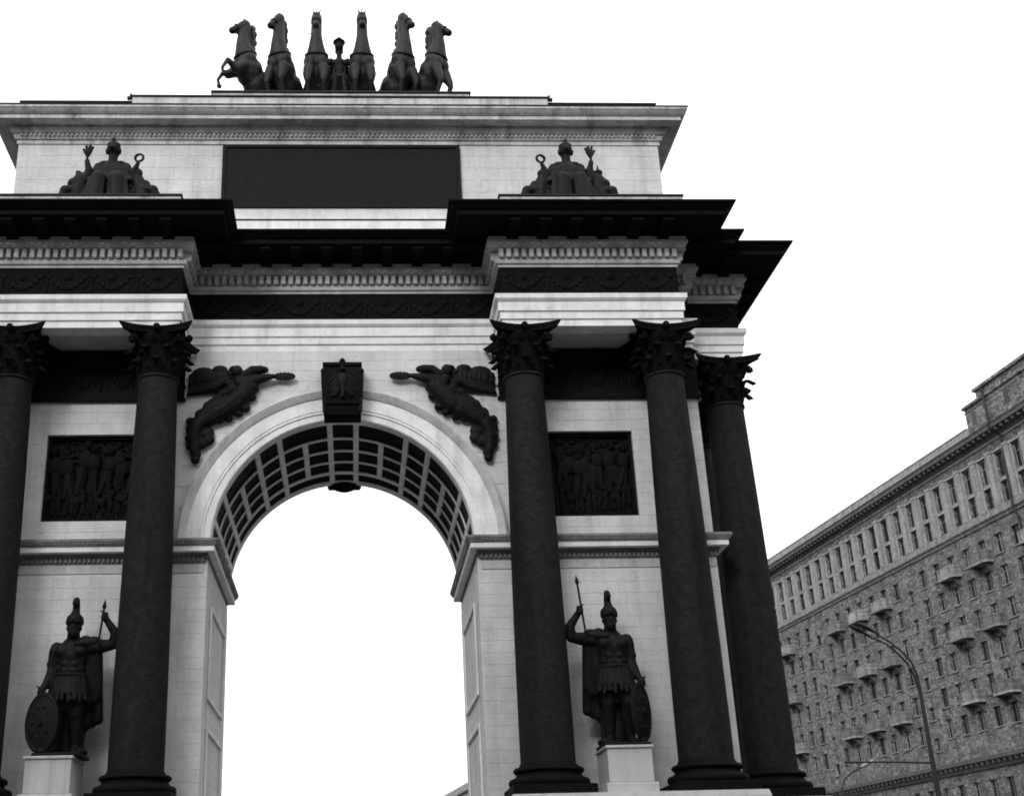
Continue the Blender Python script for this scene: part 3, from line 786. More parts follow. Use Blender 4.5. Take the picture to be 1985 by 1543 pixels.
    for k in range(10):
        t = k/9; x0 = -.60+.95*t; x1 = -.66+1.12*t
        m.cap((x0,.16+.04*sin(k*2.1),2.62+.04*sin(pi*t)),.10,(x1+.03*sin(k*1.7),.32+.08*sin(k*2.6),.95+.35*t*0-.20*sin(pi*t)),.13,8)
    m.cap((-.50,-.05,2.72),.14,(-.18,-.22,2.66),.10); m.ell((-.50,.02,2.72),(.22,.24,.17)); m.ell((-.30,-.02,2.80),(.16,.16,.10))
    for k in range(5): m.cap((-.60+.05*k,.04,2.5),.11,(-.66+.08*k,.16,1.50-.10*k),.10,8)
    bl(m, 'cloak', BRONZE, .03, 3)
    # helmet
    m = MB()
    m.ell((0,.0,3.26),(.225,.26,.20)); m.lathe([(.19,0),(.215,.02),(.215,.06),(.19,.10)], 20, Matrix.Translation((0,-.01,3.16)) @ Matrix.Diagonal((1,1.18,1,1)))
    m.cap((0,-.0,3.38),.14,(0,.02,3.54),.085); m.cap((0,-.16,3.34),.06,(0,-.27,3.24),.03)
    for i in range(9):
        A = radians(150 - i*24); m.ell((-.0, .02-.0+.14*cos(A)*1.2, 3.60+.16*sin(A)), (.07,.095,.095), n=8, m=6)
    m.cap((0,.02,3.54),.085,(0,.03,3.78),.085); m.cap((0,.12,3.55),.07,(0,.26,3.20),.06)
    bl(m, 'helmet', BRONZE, .022, 2)
    # spear, head up
    m = MB(); dx = Vector((.10,.02,-1.0)).normalized(); p = Vector((-.72,-.26,3.33))
    u_ = .16 if mirror else .62; m.tube([p-dx*u_, p+dx*.0, p+dx*.80], .026, 8)
    tip = p-dx*u_; m.lathe([(.02,-.02),(.055,.05),(.04,.12),(.004,.24)], 8, Matrix.Translation(tip) @ (-dx).to_track_quat('Z','Y').to_matrix().to_4x4())
    if mirror: m.v = [(-x_, y_, z_) for x_, y_, z_ in m.v]
    m.build('spear', BRONZE, T, True)
    # oval shield resting on the ground
    m = MB()
    Ms = Matrix.Translation((.50,-.36,.80)) @ Matrix.Rotation(radians(20 if mirror else 48), 4, 'Z') @ Matrix.Rotation(pi/2, 4, 'X') @ Matrix.Diagonal((.44,.70,1,1))
    m.lathe([(.02,.13),(.12,.13),(.14,.08),(.6,.07),(.86,.03),(.9,.05),(1.0,.03),(1.0,-.02),(.9,-.03),(.3,.0),(.02,.02)], 36, Ms)
    for k in range(10):
        A = 2*pi*k/10; m.add(*sphere_data(.07), Ms @ Matrix.Translation((.52*cos(A),.52*sin(A),.07)) @ Matrix.Diagonal((1.2,1.2,.5,1)))
    if mirror: m.v = [(-x_, y_, z_) for x_, y_, z_ in m.v]
    m.build('shield', BRONZE, T, True)
    # armour heap and plinth at the feet
    m = MB(); m.bbox(-.50,.62,-.62,.45,.0,.09,.02)
    m.ell((-.30,.10,.16),(.22,.25,.12)); m.ell((.45,-.30,.14),(.16,.2,.10))
    if mirror: m.v = [(-x_, y_, z_) for x_, y_, z_ in m.v]
    m.build('plinth', BRONZE, T, True)
    return T
def sphere_data(r):
    q = MB(); q.ell((0,0,0), r, n=8, m=5); return q.v, q.f
warrior('bronze bearded warrior at the right pier, holding up a spear in front of pale wall', 6.60, False, 0)
warrior('bronze bearded warrior at the left pier, shield broad to the front', -6.53, True, 0)
for x, lb in ((6.66, 'pale stone pedestal under the bronze warrior of the right pier'), (-6.72, 'pale stone pedestal under the bronze warrior of the left pier')):
    T = thing('statue_pedestal', lb, 'pedestal', (x, -1.0, 4.2), 0, 'stone pedestals of the warrior statues')
    m = MB(); m.bbox(-.52,.52,-.75,.62,.24,1.0,.012); m.build('block', GRAN, T)
    m = MB(); m.bbox(-.60,.60,-.83,.70,.0,.23,.02); m.build('footing', GRAN, T)
    m = MB(); m.bbox(-.56,.56,-.79,.66,1.003,1.068,.012); m.build('cap_slab', GRAN, T)

def group(label, x, mirror):
    T = thing('seated_figure_group', label, 'sculpture', (x, -1.5, 19.842), 0, 'dark seated figures on the cornice ends')
    def bl(mb, nm, vox=.028, sm=4): return blob(mb, nm, BRONZE, T, vox, sm, mirror)
    m = MB()
    # draped woman seated frontally
    m.ell((0,.1,.45),(.66,.52,.55)); m.ell((0,.16,.85),(.52,.38,.45)); m.ell((0,.16,1.18),(.43,.30,.36)); m.ell((0,.16,1.38),(.40,.25,.20))
    for sg in (1,-1):
        m.cap((sg*.20,.1,.75),.26,(sg*.24,-.42,.70),.22); m.cap((sg*.24,-.42,.70),.22,(sg*.28,-.50,.04),.19)
        m.chain([((sg*.38,.14,1.40),.15),((sg*.50,.10,1.02),.15),((sg*.55,-.12,.80),.11)])
        m.ell((sg*.55,-.18,.78),(.10,.11,.08))
        for k in range(5): m.cap((sg*(.08+.10*k),-.50+.03*k,.72),.055,(sg*(.10+.12*k),-.56+.03*k,.04),.07,7)
        for k in range(5): m.cap((sg*(.08+.08*k),-.06,1.38-.03*k),.045,(sg*(.20+.10*k),-.10,.6),.06,7)
        m.ell((sg*.22,.14,1.48),(.18,.18,.12))
    m.cap((0,.14,1.45),.15,(0,.10,1.80),.125)
    m.ell((0,.06,1.98),(.165,.20,.22)); m.ell((0,.12,2.06),(.19,.20,.17)); m.ell((0,.28,1.95),(.14,.13,.15)); m.cap((0,-.12,1.98),.03,(0,-.15,1.91),.035,6)
    m.torus((0,.10,2.12),.165,.035); m.ell((0,.02,2.25),(.07,.06,.07))
    for sg in (1,-1): m.ell((sg*.17,.10,1.92),(.06,.08,.12))
    bl(m, 'seated_woman')
    # captive with wreath on the inner side (-x)
    m = MB()
    m.ell((-.92,.1,.36),(.40,.36,.40)); m.cap((-.85,.1,.45),.28,(-.72,.1,.95),.20); m.ell((-.72,.06,1.14),(.14,.15,.17)); m.ell((-.72,.10,1.20),(.15,.15,.13))
    m.cap((-.88,.0,.55),.19,(-1.22,-.2,.45),.16); m.cap((-1.22,-.2,.45),.15,(-1.40,-.2,.04),.12); m.ell((-1.15,.15,.40),(.26,.3,.34)); m.ell((-1.30,.1,.20),(.24,.3,.26))
    m.chain([((-.60,.05,.95),.12),((-.60,-.02,1.15),.09),((-.72,-.05,1.38),.065)]); m.ell((-.73,-.05,1.42),(.07,.06,.07))
    m.cap((-.6,.1,.3),.30,(-.58,.2,.9),.22); m.cap((-.95,.2,.9),.12,(-1.08,.15,.5),.14)
    bl(m, 'wreath_bearer')
    m = MB(); m.torus((-.76,-.05,1.60),.115,.032, Euler((pi/2,0,.3)))
    for k in range(14): m.ell((-.76+.12*cos(k*2*pi/14),-.06,1.60+.12*sin(k*2*pi/14)),(.035,.03,.035), n=6, m=4)
    if mirror: m.v = [(-x_,y_,z_) for x_,y_,z_ in m.v]
    m.build('wreath', BRONZE, T, True)
    # outer side: crouching youth and a raised leafy branch
    m = MB()
    m.ell((.98,.1,.36),(.40,.36,.38)); m.cap((.86,.1,.45),.28,(.84,.05,.90),.22); m.ell((.96,.05,.80),(.24,.22,.20))
    m.chain([((.66,.0,.95),.15),((.60,-.06,1.20),.11),((.66,-.10,1.42),.075)]); m.ell((.66,-.1,1.46),(.08,.07,.08))
    m.cap((.95,.0,.52),.19,(1.16,-.2,.44),.16); m.cap((1.16,-.2,.44),.15,(1.28,-.2,.04),.12); m.ell((1.16,.15,.35),(.24,.3,.36)); m.cap((.6,.1,.3),.30,(.62,.2,.9),.22)
    if mirror:
        m.ell((.86,.02,1.05),(.12,.13,.14)); m.ell((.90,.02,1.16),(.10,.10,.06))
    else:
        m.ell((.86,.02,1.08),(.115,.13,.15)); m.ell((.86,.02,1.17),(.14,.16,.09)); m.cap((.86,.02,1.25),.05,(.86,.02,1.42),.025)
    m.ell((1.12,.2,.20),(.26,.26,.20)); m.cap((.6,.1,.2),.28,(.62,.2,.7),.2)
    bl(m, 'crouching_youth')
    m = MB(); m.tube([(.66,-.1,1.30),(.67,-.1,1.60),(.65,-.1,1.72)], .035, 7)
    for dx_, dz in ((-.13,.26),(-.05,.33),(.06,.34),(.13,.24),(.02,.22),(.09,.15),(-.09,.14)):
        m.cap((.66,-.1,1.60),.035,(.66+dx_,-.1+dx_*.3,1.62+dz),.04,6)
    if mirror: m.v = [(-x_,y_,z_) for x_,y_,z_ in m.v]
    m.build('branch', BRONZE, T, True)
group('dark seated woman with wreath bearer and helmeted youth, above the right columns', 6.40, False)
group('dark seated woman with raised branch and bareheaded youth, above the left columns', -6.40, True)

def victory(label, mirror):
    T = thing('winged_figure_relief', label, 'sculpture', (0, -.03, 0), 0, 'flying figures in the arch spandrels')
    m = MB()
    # body diagonal from shoulders (2.75,15.2) down to the feet by the pillar
    m.ell((2.86,-.18,15.50),(.16,.16,.18)); m.ell((2.95,-.14,15.58),(.15,.14,.10)); m.ell((3.06,-.12,15.46),(.13,.1,.12))
    m.cap((2.84,-.12,15.32),.14,(2.76,-.12,15.18),.18)
    m.cap((2.62,-.12,15.10),.21,(2.72,-.12,14.82),.22); m.cap((2.72,-.12,14.82),.25,(3.02,-.12,14.52),.26)
    m.cap((3.02,-.12,14.52),.26,(3.50,-.14,14.30),.20); m.cap((3.50,-.14,14.30),.19,(3.86,-.12,13.96),.16); m.cap((3.86,-.12,13.96),.18,(4.00,-.1,13.60),.16)
    m.cap((3.2,-.12,14.38),.26,(3.66,-.10,14.10),.20); m.cap((3.96,-.10,13.62),.16,(3.93,-.1,13.20),.13); m.ell((3.90,-.1,13.14),(.16,.1,.14))
    for p, r_ in (((2.52,14.86),.16),((2.66,14.60),.17),((2.88,14.40),.16),((3.12,14.26),.15),((3.36,14.56),.18),((3.60,14.52),.17),((3.80,14.28),.18),((4.04,13.86),.17),((3.62,13.74),.20),((3.58,13.56),.18),((3.76,13.46),.19),((4.02,13.40),.16),((3.30,14.14),.14),((3.9,13.0),.13)):
        m.ell((p[0],-.08,p[1]),(r_,.11,r_*.95))
    m.chain([((2.60,-.14,15.22),.16),((2.26,-.16,15.28),.13),((1.98,-.16,15.34),.09)]); m.ell((1.90,-.16,15.36),(.11,.07,.07))
    m.chain([((2.66,-.14,15.38),.14),((2.46,-.16,15.54),.13),((2.22,-.16,15.56),.12)]); m.ell((2.16,-.14,15.56),(.16,.08,.11)); m.ell((2.42,-.12,15.56),(.2,.08,.13))
    # broad draped torso and hips with blown folds
    m.chain([((2.50,-.10,15.05),.22),((2.90,-.10,14.60),.27),((3.50,-.10,14.42),.25),((3.90,-.08,14.0),.19),((3.92,-.08,13.40),.14)])
    for p, r_ in (((2.98,15.02),.22),((3.22,14.86),.20),((3.08,15.2),.18),((2.38,15.02),.13),((2.45,14.78),.13),((2.62,14.46),.14),((2.80,14.30),.12),((3.06,14.16),.12),((4.08,14.1),.13),((4.1,13.6),.12)):
        m.ell((p[0],-.07,p[1]),(r_,.12,r_*.85))
    rd = random.Random(5)
    for k in range(26):
        t = k/25; cx_ = 2.45+1.45*t; cz_ = 15.05-.70*t-.7*max(0, t-.75)*2
        m.cap((cx_, -.24-rd.random()*.05, cz_+.14), .035, (cx_+rd.uniform(.06,.22), -.20, cz_-rd.uniform(.10,.30)), .03, 6)
    blob(m, 'body', BRONZE, T, .020, 1, mirror)
    m = MB()   # wings: overlapping feathers
    for k in range(12):
        t = k/11
        m.cap((3.0+.04*k,-.06,15.42-.03*k),.13,(4.12-.03*sin(pi*t),-.05,15.42-.52*t),.075,7)
    for k in range(7): m.ell((3.12+.13*k,-.10,15.40-.02*k),(.15,.09,.17), n=8, m=5)
    m.ell((3.34,-.08,15.60),(.22,.09,.13)); m.ell((3.78,-.08,15.46),(.34,.08,.22)); m.ell((3.9,-.06,15.14),(.30,.06,.26)); m.ell((3.55,-.06,15.1),(.30,.06,.22))
    m.cap((3.6,-.06,14.98),.09,(4.18,-.05,14.88),.05,6)
    for k in range(13):
        m.cap((3.05+.05*k,-.13,15.50-.02*k),.035,(3.45+.06*k,-.12,14.98+.02*k),.03,6)
    blob(m, 'wing', BRONZE, T, .020, 1, mirror)
    m = MB()   # laurel held out
    m.ell((1.58,-.12,15.37),(.27,.06,.095), n=12)
    for k in range(16): m.ell((1.58+.25*cos(k*pi/8),-.13,15.37+.08*sin(k*pi/8)),(.055,.05,.05), n=6, m=4)
    if mirror: m.v = [(-x_,y_,z_) for x_,y_,z_ in m.v]
    m.build('laurel', BRONZE, T, True)
victory('dark winged figure in relief right of the arch keystone, arm stretched left', False)
victory('dark winged figure in relief left of the arch keystone, arm stretched right', True)

# ------------------------------------------------------------------ chariot of six horses
def horse(label, x, y, yaw, poll, head_yaw, head_pitch, scale=1.0, legs_out=False, plume=True, ringed=False):
    """rearing horse; local -y is forward, base at z=0. poll=(dx, dz) of the top of the neck"""
    T = thing('bronze_horse', label, 'horse statue', (x, y, 25.582), yaw, 'rearing bronze horses on the roof')
    m = MB(); px, pz = poll
    def F(x_, f, z): return (x_, -f, z)
    m.ell(F(0,-.95,1.25),(.52,.60,.56)); m.ell(F(0,-.50,1.50),(.52,.6,.52)); m.ell(F(0,-.10,1.85),(.50,.44,.52)); m.ell(F(0,.08,2.15),(.46,.36,.44)); m.ell(F(0,.02,2.42),(.36,.30,.34))
    m.ell(F(.17,.28,2.02),(.20,.18,.26)); m.ell(F(-.17,.28,2.02),(.20,.18,.26))
    # neck, arched
    nk = [(F(px*.05,.12,2.35),.36),(F(px*.3,.20,2.68),.26),(F(px*.6,.22,3.02),.20),(F(px*.9,.12,pz-.10),.18)]
    m.chain(nk, 12)
    nk2 = [(F(px*.1,-.12,2.45),.22),(F(px*.4,-.02,2.85),.16),(F(px*.9,.0,pz-.10),.13)]
    m.chain(nk2, 10)
    # head
    P0 = Vector(F(px, .14, pz)); hs = 1.18; d = Vector((sin(head_yaw)*cos(head_pitch), -cos(head_yaw)*cos(head_pitch), sin(head_pitch)))
    side = d.cross(Vector((0,0,1))).normalized(); upv = side.cross(d)
    m.cap(P0, .19, P0+d*.14-upv*.04, .20); m.cap(P0+d*.14-upv*.04, .19, P0+d*.46-upv*.02, .125); m.ell(P0+d*.52-upv*.03, (.14,.135,.12))
    m.cap(P0+d*.08-upv*.16, .14, P0+d*.40-upv*.15, .06)
    for sg in (1,-1):
        m.ell(P0+d*.22+side*sg*.13+upv*.06, (.045,.045,.045), n=8, m=5)
        m.cap(P0-d*.02+side*sg*.09+upv*.10, .045, P0-d*.04+side*sg*.12+upv*.24, .015, 7)
        m.ell(P0+d*.55+side*sg*.08-upv*.0, (.045,.045,.04), n=8, m=5)
    # forelegs
    for sg in (1,-1):
        if legs_out:
            kx = F(sg*.22, .95 if sg == 1 else .80, 1.72 if sg == 1 else 1.55)
            m.chain([(F(sg*.22,.30,1.82),.20),(F(sg*.22,.62,1.55),.15),(kx,.085)]); 
            ho = F(sg*.22, kx[1]*-1+.22, kx[2]-.40); m.chain([(kx,.08),(ho,.055),((ho[0],ho[1]+.06,ho[2]-.14),.06)]); m.ell((ho[0],ho[1]+.07,ho[2]-.20),(.085,.10,.085))
        else:
            m.chain([(F(sg*.24,.24,1.76),.21),(F(sg*.27,.40,1.40),.14),(F(sg*.27,.46,1.22),.10)]); m.chain([(F(sg*.27,.46,1.22),.095),(F(sg*.26,.30,.85),.065),(F(sg*.26,.20,.72),.06)]); m.ell(F(sg*.26,.16,.66),(.09,.11,.09))
        # hind legs with hocks
        m.chain([(F(sg*.26,-1.0,1.15),.30),(F(sg*.28,-.72,.80),.19)]); m.chain([(F(sg*.28,-.72,.80),.17),(F(sg*.28,-1.12,.50),.10)]); m.chain([(F(sg*.28,-1.12,.50),.095),(F(sg*.28,-1.0,.14),.075)]); m.ell(F(sg*.28,-.95,.08),(.10,.13,.08))
    b_ = blob(m, 'body', BRONZEL, T, .034, 4)
    # mane
    m = MB()
    for k in range(12):
        t = k/11; c = Vector(nk[0][0]).lerp(Vector(F(px*.95,-.02,pz+.02)), t); c.y += .10-.05*t + .16*sin(pi*t)*.5
        m.ell(c+Vector((.05*sin(k*2.3),.08,0)), (.09,.17,.13), Euler((.5,0,0)), 8, 5); m.cap(c+Vector((.08,.05,0)), .05, c+Vector((.15,.02,-.14)), .03, 6)
    for k in range(3): m.cap(P0+upv*.12, .05, P0+upv*.12+side*(.05*(k-1))+d*.10+upv*.03, .03, 6)
    m.cap(F(0,-1.35,1.45), .11, F(0,-1.75,1.25), .13); m.cap(F(0,-1.75,1.25), .13, F(0,-1.95,.6), .07)
    blob(m, 'mane', BRONZEL, T, .026, 1)
    # harness
    m = MB(); m.torus(F(px*.1,.10,2.36), .38, .035, Euler((radians(20),0,0))); m.build('collar', BRONZE, T, True)
    m = MB(); m.torus(P0+d*.34-upv*.03, .165, .018, d.to_track_quat('Z','Y').to_euler(), 18, 5); m.build('noseband', BRONZE, T, True)
    if plume:
        m = MB()
        for k in range(5):
            t = (k-2); m.cap(P0+upv*.10+Vector((t*.035,0,.02)), .035, P0+Vector((t*.075,0,.27+(.05 if k % 2 == 0 else -.02))), .012, 6)
        m.torus(P0+upv*.09, .09, .03); m.build('plume', BRONZE, T, True)
    if ringed:
        m = MB(); m.torus((-.34,-.35,2.92), .10, .010, Euler((pi/2,0,0)), 24, 5); m.tube([(-.32,-.35,3.02),(-.18,-.32,3.05),(-.05,-.4,3.10)], .012, 6); m.build('rein_ring', LAMPW, T, True)
    T.scale = (scale*.97, scale, scale*1.065)
    return T
D = radians
HY = 2.6
horse('rearing bronze horse at the far left of the roof team, foreleg kicking out', -3.12, HY, D(-48), (0,3.54), D(-26), D(-30), .99, legs_out=True, plume=False)
horse('rearing bronze horse, second from left, head turned down to the left', -2.02, HY, D(-26), (0,3.74), D(-30), D(-46), 1.0, plume=False)
horse('rearing bronze horse just left of the charioteer, facing forward, rein ring beside its neck', -.84, HY, D(-3), (0,3.78), D(0), D(-58), 1.0, ringed=True)
horse('rearing bronze horse just right of the charioteer, facing forward', .66, HY, D(3), (0,3.80), D(0), D(-58), 1.0)
horse('rearing bronze horse, second from right, head bent to the right', 1.98, HY, D(28), (0,3.80), D(28), D(-46), 1.0, plume=False)
horse('rearing bronze horse at the far right of the roof team, neck arched outward', 3.06, HY, D(48), (0,3.54), D(30), D(-32), .99, plume=False)
T = thing('charioteer_statue', 'small helmeted winged charioteer standing between the two middle horses', 'statue', (-.10, 2.9, 26.36))
m = MB()
m.cap((0,0,1.0),.22,(0,0,.1),.36); m.ell((0,0,1.40),(.22,.18,.38)); m.ell((0,0,1.72),(.27,.18,.2)); m.cap((0,0,1.9),.10,(0,-.02,2.15),.085)
m.ell((0,-.03,2.37),(.155,.18,.19)); m.ell((0,.05,2.25),(.15,.13,.12)); m.ell((0,-.17,2.36),(.03,.03,.04))
for sg in (1,-1): m.chain([((sg*.28,0,1.82),.11),((sg*.42,-.2,1.55),.085),((sg*.40,-.55,1.60),.06)]); m.ell((sg*.40,-.6,1.6),(.06,.07,.06)); m.ell((sg*.12,0,2.38),(.03,.03,.05))
for k in range(8): m.cap((.2*cos(k*pi/4),.15*sin(k*pi/4),1.2),.07,(.38*cos(k*pi/4),.38*sin(k*pi/4),.1),.09,7)
blob(m, 'body', BRONZE, T, .028, 3)
m = MB(); m.ell((0,0,2.50),(.17,.20,.13)); m.lathe([(.14,.0),(.21,.01),(.20,.04),(.12,.08)], 20, Matrix.Translation((0,-.02,2.56))); m.ell((0,.02,2.66),(.12,.2,.09)); m.build('helmet', BRONZE, T, True)
m = MB()
for sg in (1,-1):
    for k in range(7): m.cap((sg*.1,.18,1.80-.03*k),.06,(sg*(.52-.03*k),.36,1.95-.20*k),.035,6)
m.build('wings', BRONZE, T, True)
T = thing('chariot', 'dark two-wheeled chariot half hidden behind the rearing roof horses', 'chariot', (-.08, 3.1, 25.582)); T.scale = (1.3, 1.3, 1.3)
m = MB()
n = 20; vs = []; fs = []
for i in range(n+1):
    A = -pi + pi*i/n
    for rr, z in ((.42,.50),(.46,.66+.08*sin(-A)),(.42,.68+.08*sin(-A)),(.38,.52)): vs.append((rr*cos(A), rr*1.1*sin(A), z))
for i in range(n):
    for j in range(4): fs.append((i*4+j, i*4+(j+1)%4, (i+1)*4+(j+1)%4, (i+1)*4+j))
m.add(vs, fs); m.box(-.40,.40,-.45,.3,.5,.58); m.tube([(0,-.6,.45),(0,-1.3,.45),(0,-1.6,.5)],.05); m.cap((-.85,0,.45),.05,(.85,0,.45),.05); m.build('car', BRONZE, T, True)
for sg in (1,-1):
    m = MB(); m.torus((0,0,0),.42,.045,None,28,6)
    for k in range(8): m.cap((0,0,0),.04,(.4*cos(k*pi/4),.4*sin(k*pi/4),0),.025,6)
    m.ell((0,0,0),(.09,.09,.12)); o = m.build('wheel', BRONZE, T, True, (sg*.82,0,.46)); o.rotation_euler = (0,pi/2,0)

# ------------------------------------------------------------------ apartment house on the right
PH = radians(-5.75)
AB = thing('apartment_building', 'long grey apartment block with rows of balconies along the avenue at right', 'building', (67.8, 22.2, 0), PH*-1 + pi/2)
# local x runs along the facade away from the camera, local y points out to the street
bay = 2.83
cols = [62.8 + bay*k for k in range(-12, 23)]
S0, S1 = cols[0]-bay/2, cols[-1]+bay/2
rows_main = [34.35 - 3.07*k for k in range(7)]          # window heads
stair = {5: 1, 13: 1}                                   # stairwell bays, windows half a storey lower
wins = []                                               # (x, z0, z1, half width, kind)
def wk(i): return (i-12)
for i, x in enumerate(cols):
    st = wk(i) in (5, 13)
    for r in rows_main:
        zt = r - (1.5 if st else 0)
        if zt-1.7 < 14.9: continue
        wins.append((x, zt-(1.3 if st else 1.85), zt, .50 if st else .62, 'm'))
    for zt in (12.6, 9.3, 5.6): wins.append((x, zt-2.0, zt, .62, 'm'))
    wins.append((x, 39.15, 41.6, .66, 'u')); wins.append((x, 36.70, 38.75, .66, 'u'))
by_col = {}
for w_ in wins: by_col.setdefault(round(w_[0], 3), []).append(w_)
fa = MB(); DEP = .28
for i, x in enumerate(cols):
    L = sorted(by_col[round(x, 3)], key=lambda q: q[1]); xa, xb = x-bay/2, x+bay/2; z = 0.13
    for (_, z0, z1, hw, kd) in L:
        fa.quad((xa,0,z),(xb,0,z),(xb,0,z0),(xa,0,z0))
        fa.quad((xa,0,z0),(x-hw,0,z0),(x-hw,0,z1),(xa,0,z1)); fa.quad((x+hw,0,z0),(xb,0,z0),(xb,0,z1),(x+hw,0,z1))
        fa.quad((x-hw,0,z0),(x-hw,-DEP,z0),(x-hw,-DEP,z1),(x-hw,0,z1)); fa.quad((x+hw,0,z0),(x+hw,-DEP,z0),(x+hw,-DEP,z1),(x+hw,0,z1))
        fa.quad((x-hw,0,z0),(x+hw,0,z0),(x+hw,-DEP,z0),(x-hw,-DEP,z0)); fa.quad((x-hw,0,z1),(x+hw,0,z1),(x+hw,-DEP,z1),(x-hw,-DEP,z1))
        z = z1
    fa.quad((xa,0,z),(xb,0,z),(xb,0,43.2),(xa,0,43.2))
fa.build('wall', BRICK, AB)
m = MB(); m.box(S0, S1, -16, -.6, .13, 44.0); m.box(S0,S0+.3,-.62,0,.13,43.2); m.box(S1-.3,S1,-.62,0,.13,43.2); m.build('building_core', BRICK, AB)
def window_meshes(hw, h):
    f = MB(); t = .07
    for xa, xb, za, zb in ((-hw,hw,0,t),(-hw,hw,h-t,h),(-hw,-hw+t,t,h-t),(hw-t,hw,t,h-t),(-t/2,t/2,t,h-t),(-hw+t,-t/2,h*.68,h*.68+.05),(t/2,hw-t,h*.68,h*.68+.05)):
        f.box(xa+.004, xb-.004, -.06, .0, za+.004, zb-.004)
    p = MB(); p.box(-hw+.01, hw-.01, -.05, -.035, .01, h-.01)
    return f.mesh('window', FRAME), p.mesh('pane', GLASS)
wc = {}
for (x, z0, z1, hw, kd) in sorted(wins, key=lambda q: q[0]):
    if x < 40: continue
    k = (hw, round(z1-z0, 2))
    if k not in wc: wc[k] = window_meshes(*k)
    o = link('window', wc[k][0], AB, (x, -DEP+.07, z0)); link('pane', wc[k][1], o)
rest = MB()
for (x, z0, z1, hw, kd) in wins:
    if x >= 40: continue
    rest.box(x-hw+.01, x+hw-.01, -DEP+.01, -DEP+.04, z0+.01, z1-.01)
if rest.v:
    o = rest.build('near_windows', GLASS, AB); o['kind'] = 'stuff'
# sills, surrounds and pilasters
sill = MB(); 
for (x, z0, z1, hw, kd) in wins:
    if kd == 'm': sill.box(x-hw-.12, x+hw+.12, .002, .12, z0-.12, z0)
    else: sill.box(x-hw-.05, x+hw+.05, .002, .08, z0-.10, z0)
o = sill.build('window_sills', TRIM, AB); o['kind'] = 'stuff'
pm = MB(); pm.bbox(-.30, .30, .002, .30, 36.65, 42.0, .02); pm.bbox(-.36,.36,.002,.36,41.75,42.05,.02); pmesh = pm.mesh('pilaster', PARAP)
spm = MB(); spm.bbox(-.66,.66,.002,.07,38.77,39.04,.01); spm.bbox(-.86,-.70,.002,.16,36.7,41.7,.01); spm.bbox(.70,.86,.002,.16,36.7,41.7,.01); spm.bbox(-.92,.92,.002,.2,41.62+.085,41.9,.01); spmesh = spm.mesh('window_surround', PARAP)
vm = MB(); vm.lathe([(.16,0),(.16,.03)], 12, Matrix.Translation((0,.002,42.45)) @ Matrix.Rotation(-pi/2,4,'X')); vmesh = vm.mesh('round_vent', GLASS)
for x in cols:
    if x < 45: continue
    link('pilaster', pmesh, AB, (x-bay/2,0,0)); link('window_surround', spmesh, AB, (x,0,0)); link('round_vent', vmesh, AB, (x,0,0))
def band(name, prof, mt, x0=S0-.2, x1=S1+.2):
    m = MB(); n = len(prof); vs = [(x0,y,z) for y,z in prof]+[(x1,y,z) for y,z in prof]
    m.add(vs, [tuple(range(n-1,-1,-1)), tuple(range(n,2*n))]+[(k,(k+1)%n,n+(k+1)%n,n+k) for k in range(n)]); return m.build(name, mt, AB)
band('string_course', [(-.02,35.55),(.15,35.55),(.22,35.75),(.42,35.9),(.42,36.15),(.30,36.25),(.30,36.62),(-.02,36.62)], TRIM)
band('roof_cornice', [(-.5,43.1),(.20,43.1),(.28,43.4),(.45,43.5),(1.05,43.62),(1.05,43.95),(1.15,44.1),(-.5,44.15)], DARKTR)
band('architrave_strip', [(-.02,42.8),(.14,42.8),(.14,43.05),(-.02,43.08)], TRIM)
band('parapet', [(-.6,44.16),(1.10,44.16),(1.10,44.82),(1.16,44.84),(1.16,44.96),(-.6,44.96)], PARAP, 59.8, S1)
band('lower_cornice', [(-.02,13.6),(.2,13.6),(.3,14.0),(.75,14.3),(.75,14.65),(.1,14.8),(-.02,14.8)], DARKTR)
band('shopfront_band', [(-.02,3.2),(.15,3.2),(.15,4.1),(-.02,4.1)], TRIM)
# brackets below the cornices
bk = MB()
x = S0
while x < S1: bk.box(x-.12, x+.12, .2, .95, 43.3, 43.58); bk.box(x-.10,x+.10,.2,.65,13.95,14.25); x += .94
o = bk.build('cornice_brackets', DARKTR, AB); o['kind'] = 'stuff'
# roof block with a window
m = MB(); m.box(S0, 59.8, -8, .88, 44.16, 47.0); m.box(S0, 57.3, -8, 1.02, 47.0, 47.8); m.box(S0, 60.0, -8.2, 1.1, 46.85, 47.12) ; m.box(S0, 57.5, -8.2, 1.26, 47.8, 48.1); m.box(S0,59.9,-8,.94,46.4,46.48)
TB = m.build('roof_block', BRICK, AB)
for x in (58.5, 53.0, 49.5):
    q = link('roof_block_window', window_meshes(.35,1.3)[1], TB, (x,.93,44.95))
m = MB(); m.tube([(56.05,1.15,47.7),(56.05,1.12,44.3),(56.05,1.24,44.0),(56.05,1.2,43.6),(56.05,.20,42.9),(56.05,.46,36.7),(56.05,.5,35.5),(56.05,.15,34.9),(56.05,.15,14.9)], .11, 8); m.build('drainpipe', POLE, AB, True)
# projecting corner bay at the near end
m = MB(); m.box(S0, 55.9, .002, .30, 15, 35.5)
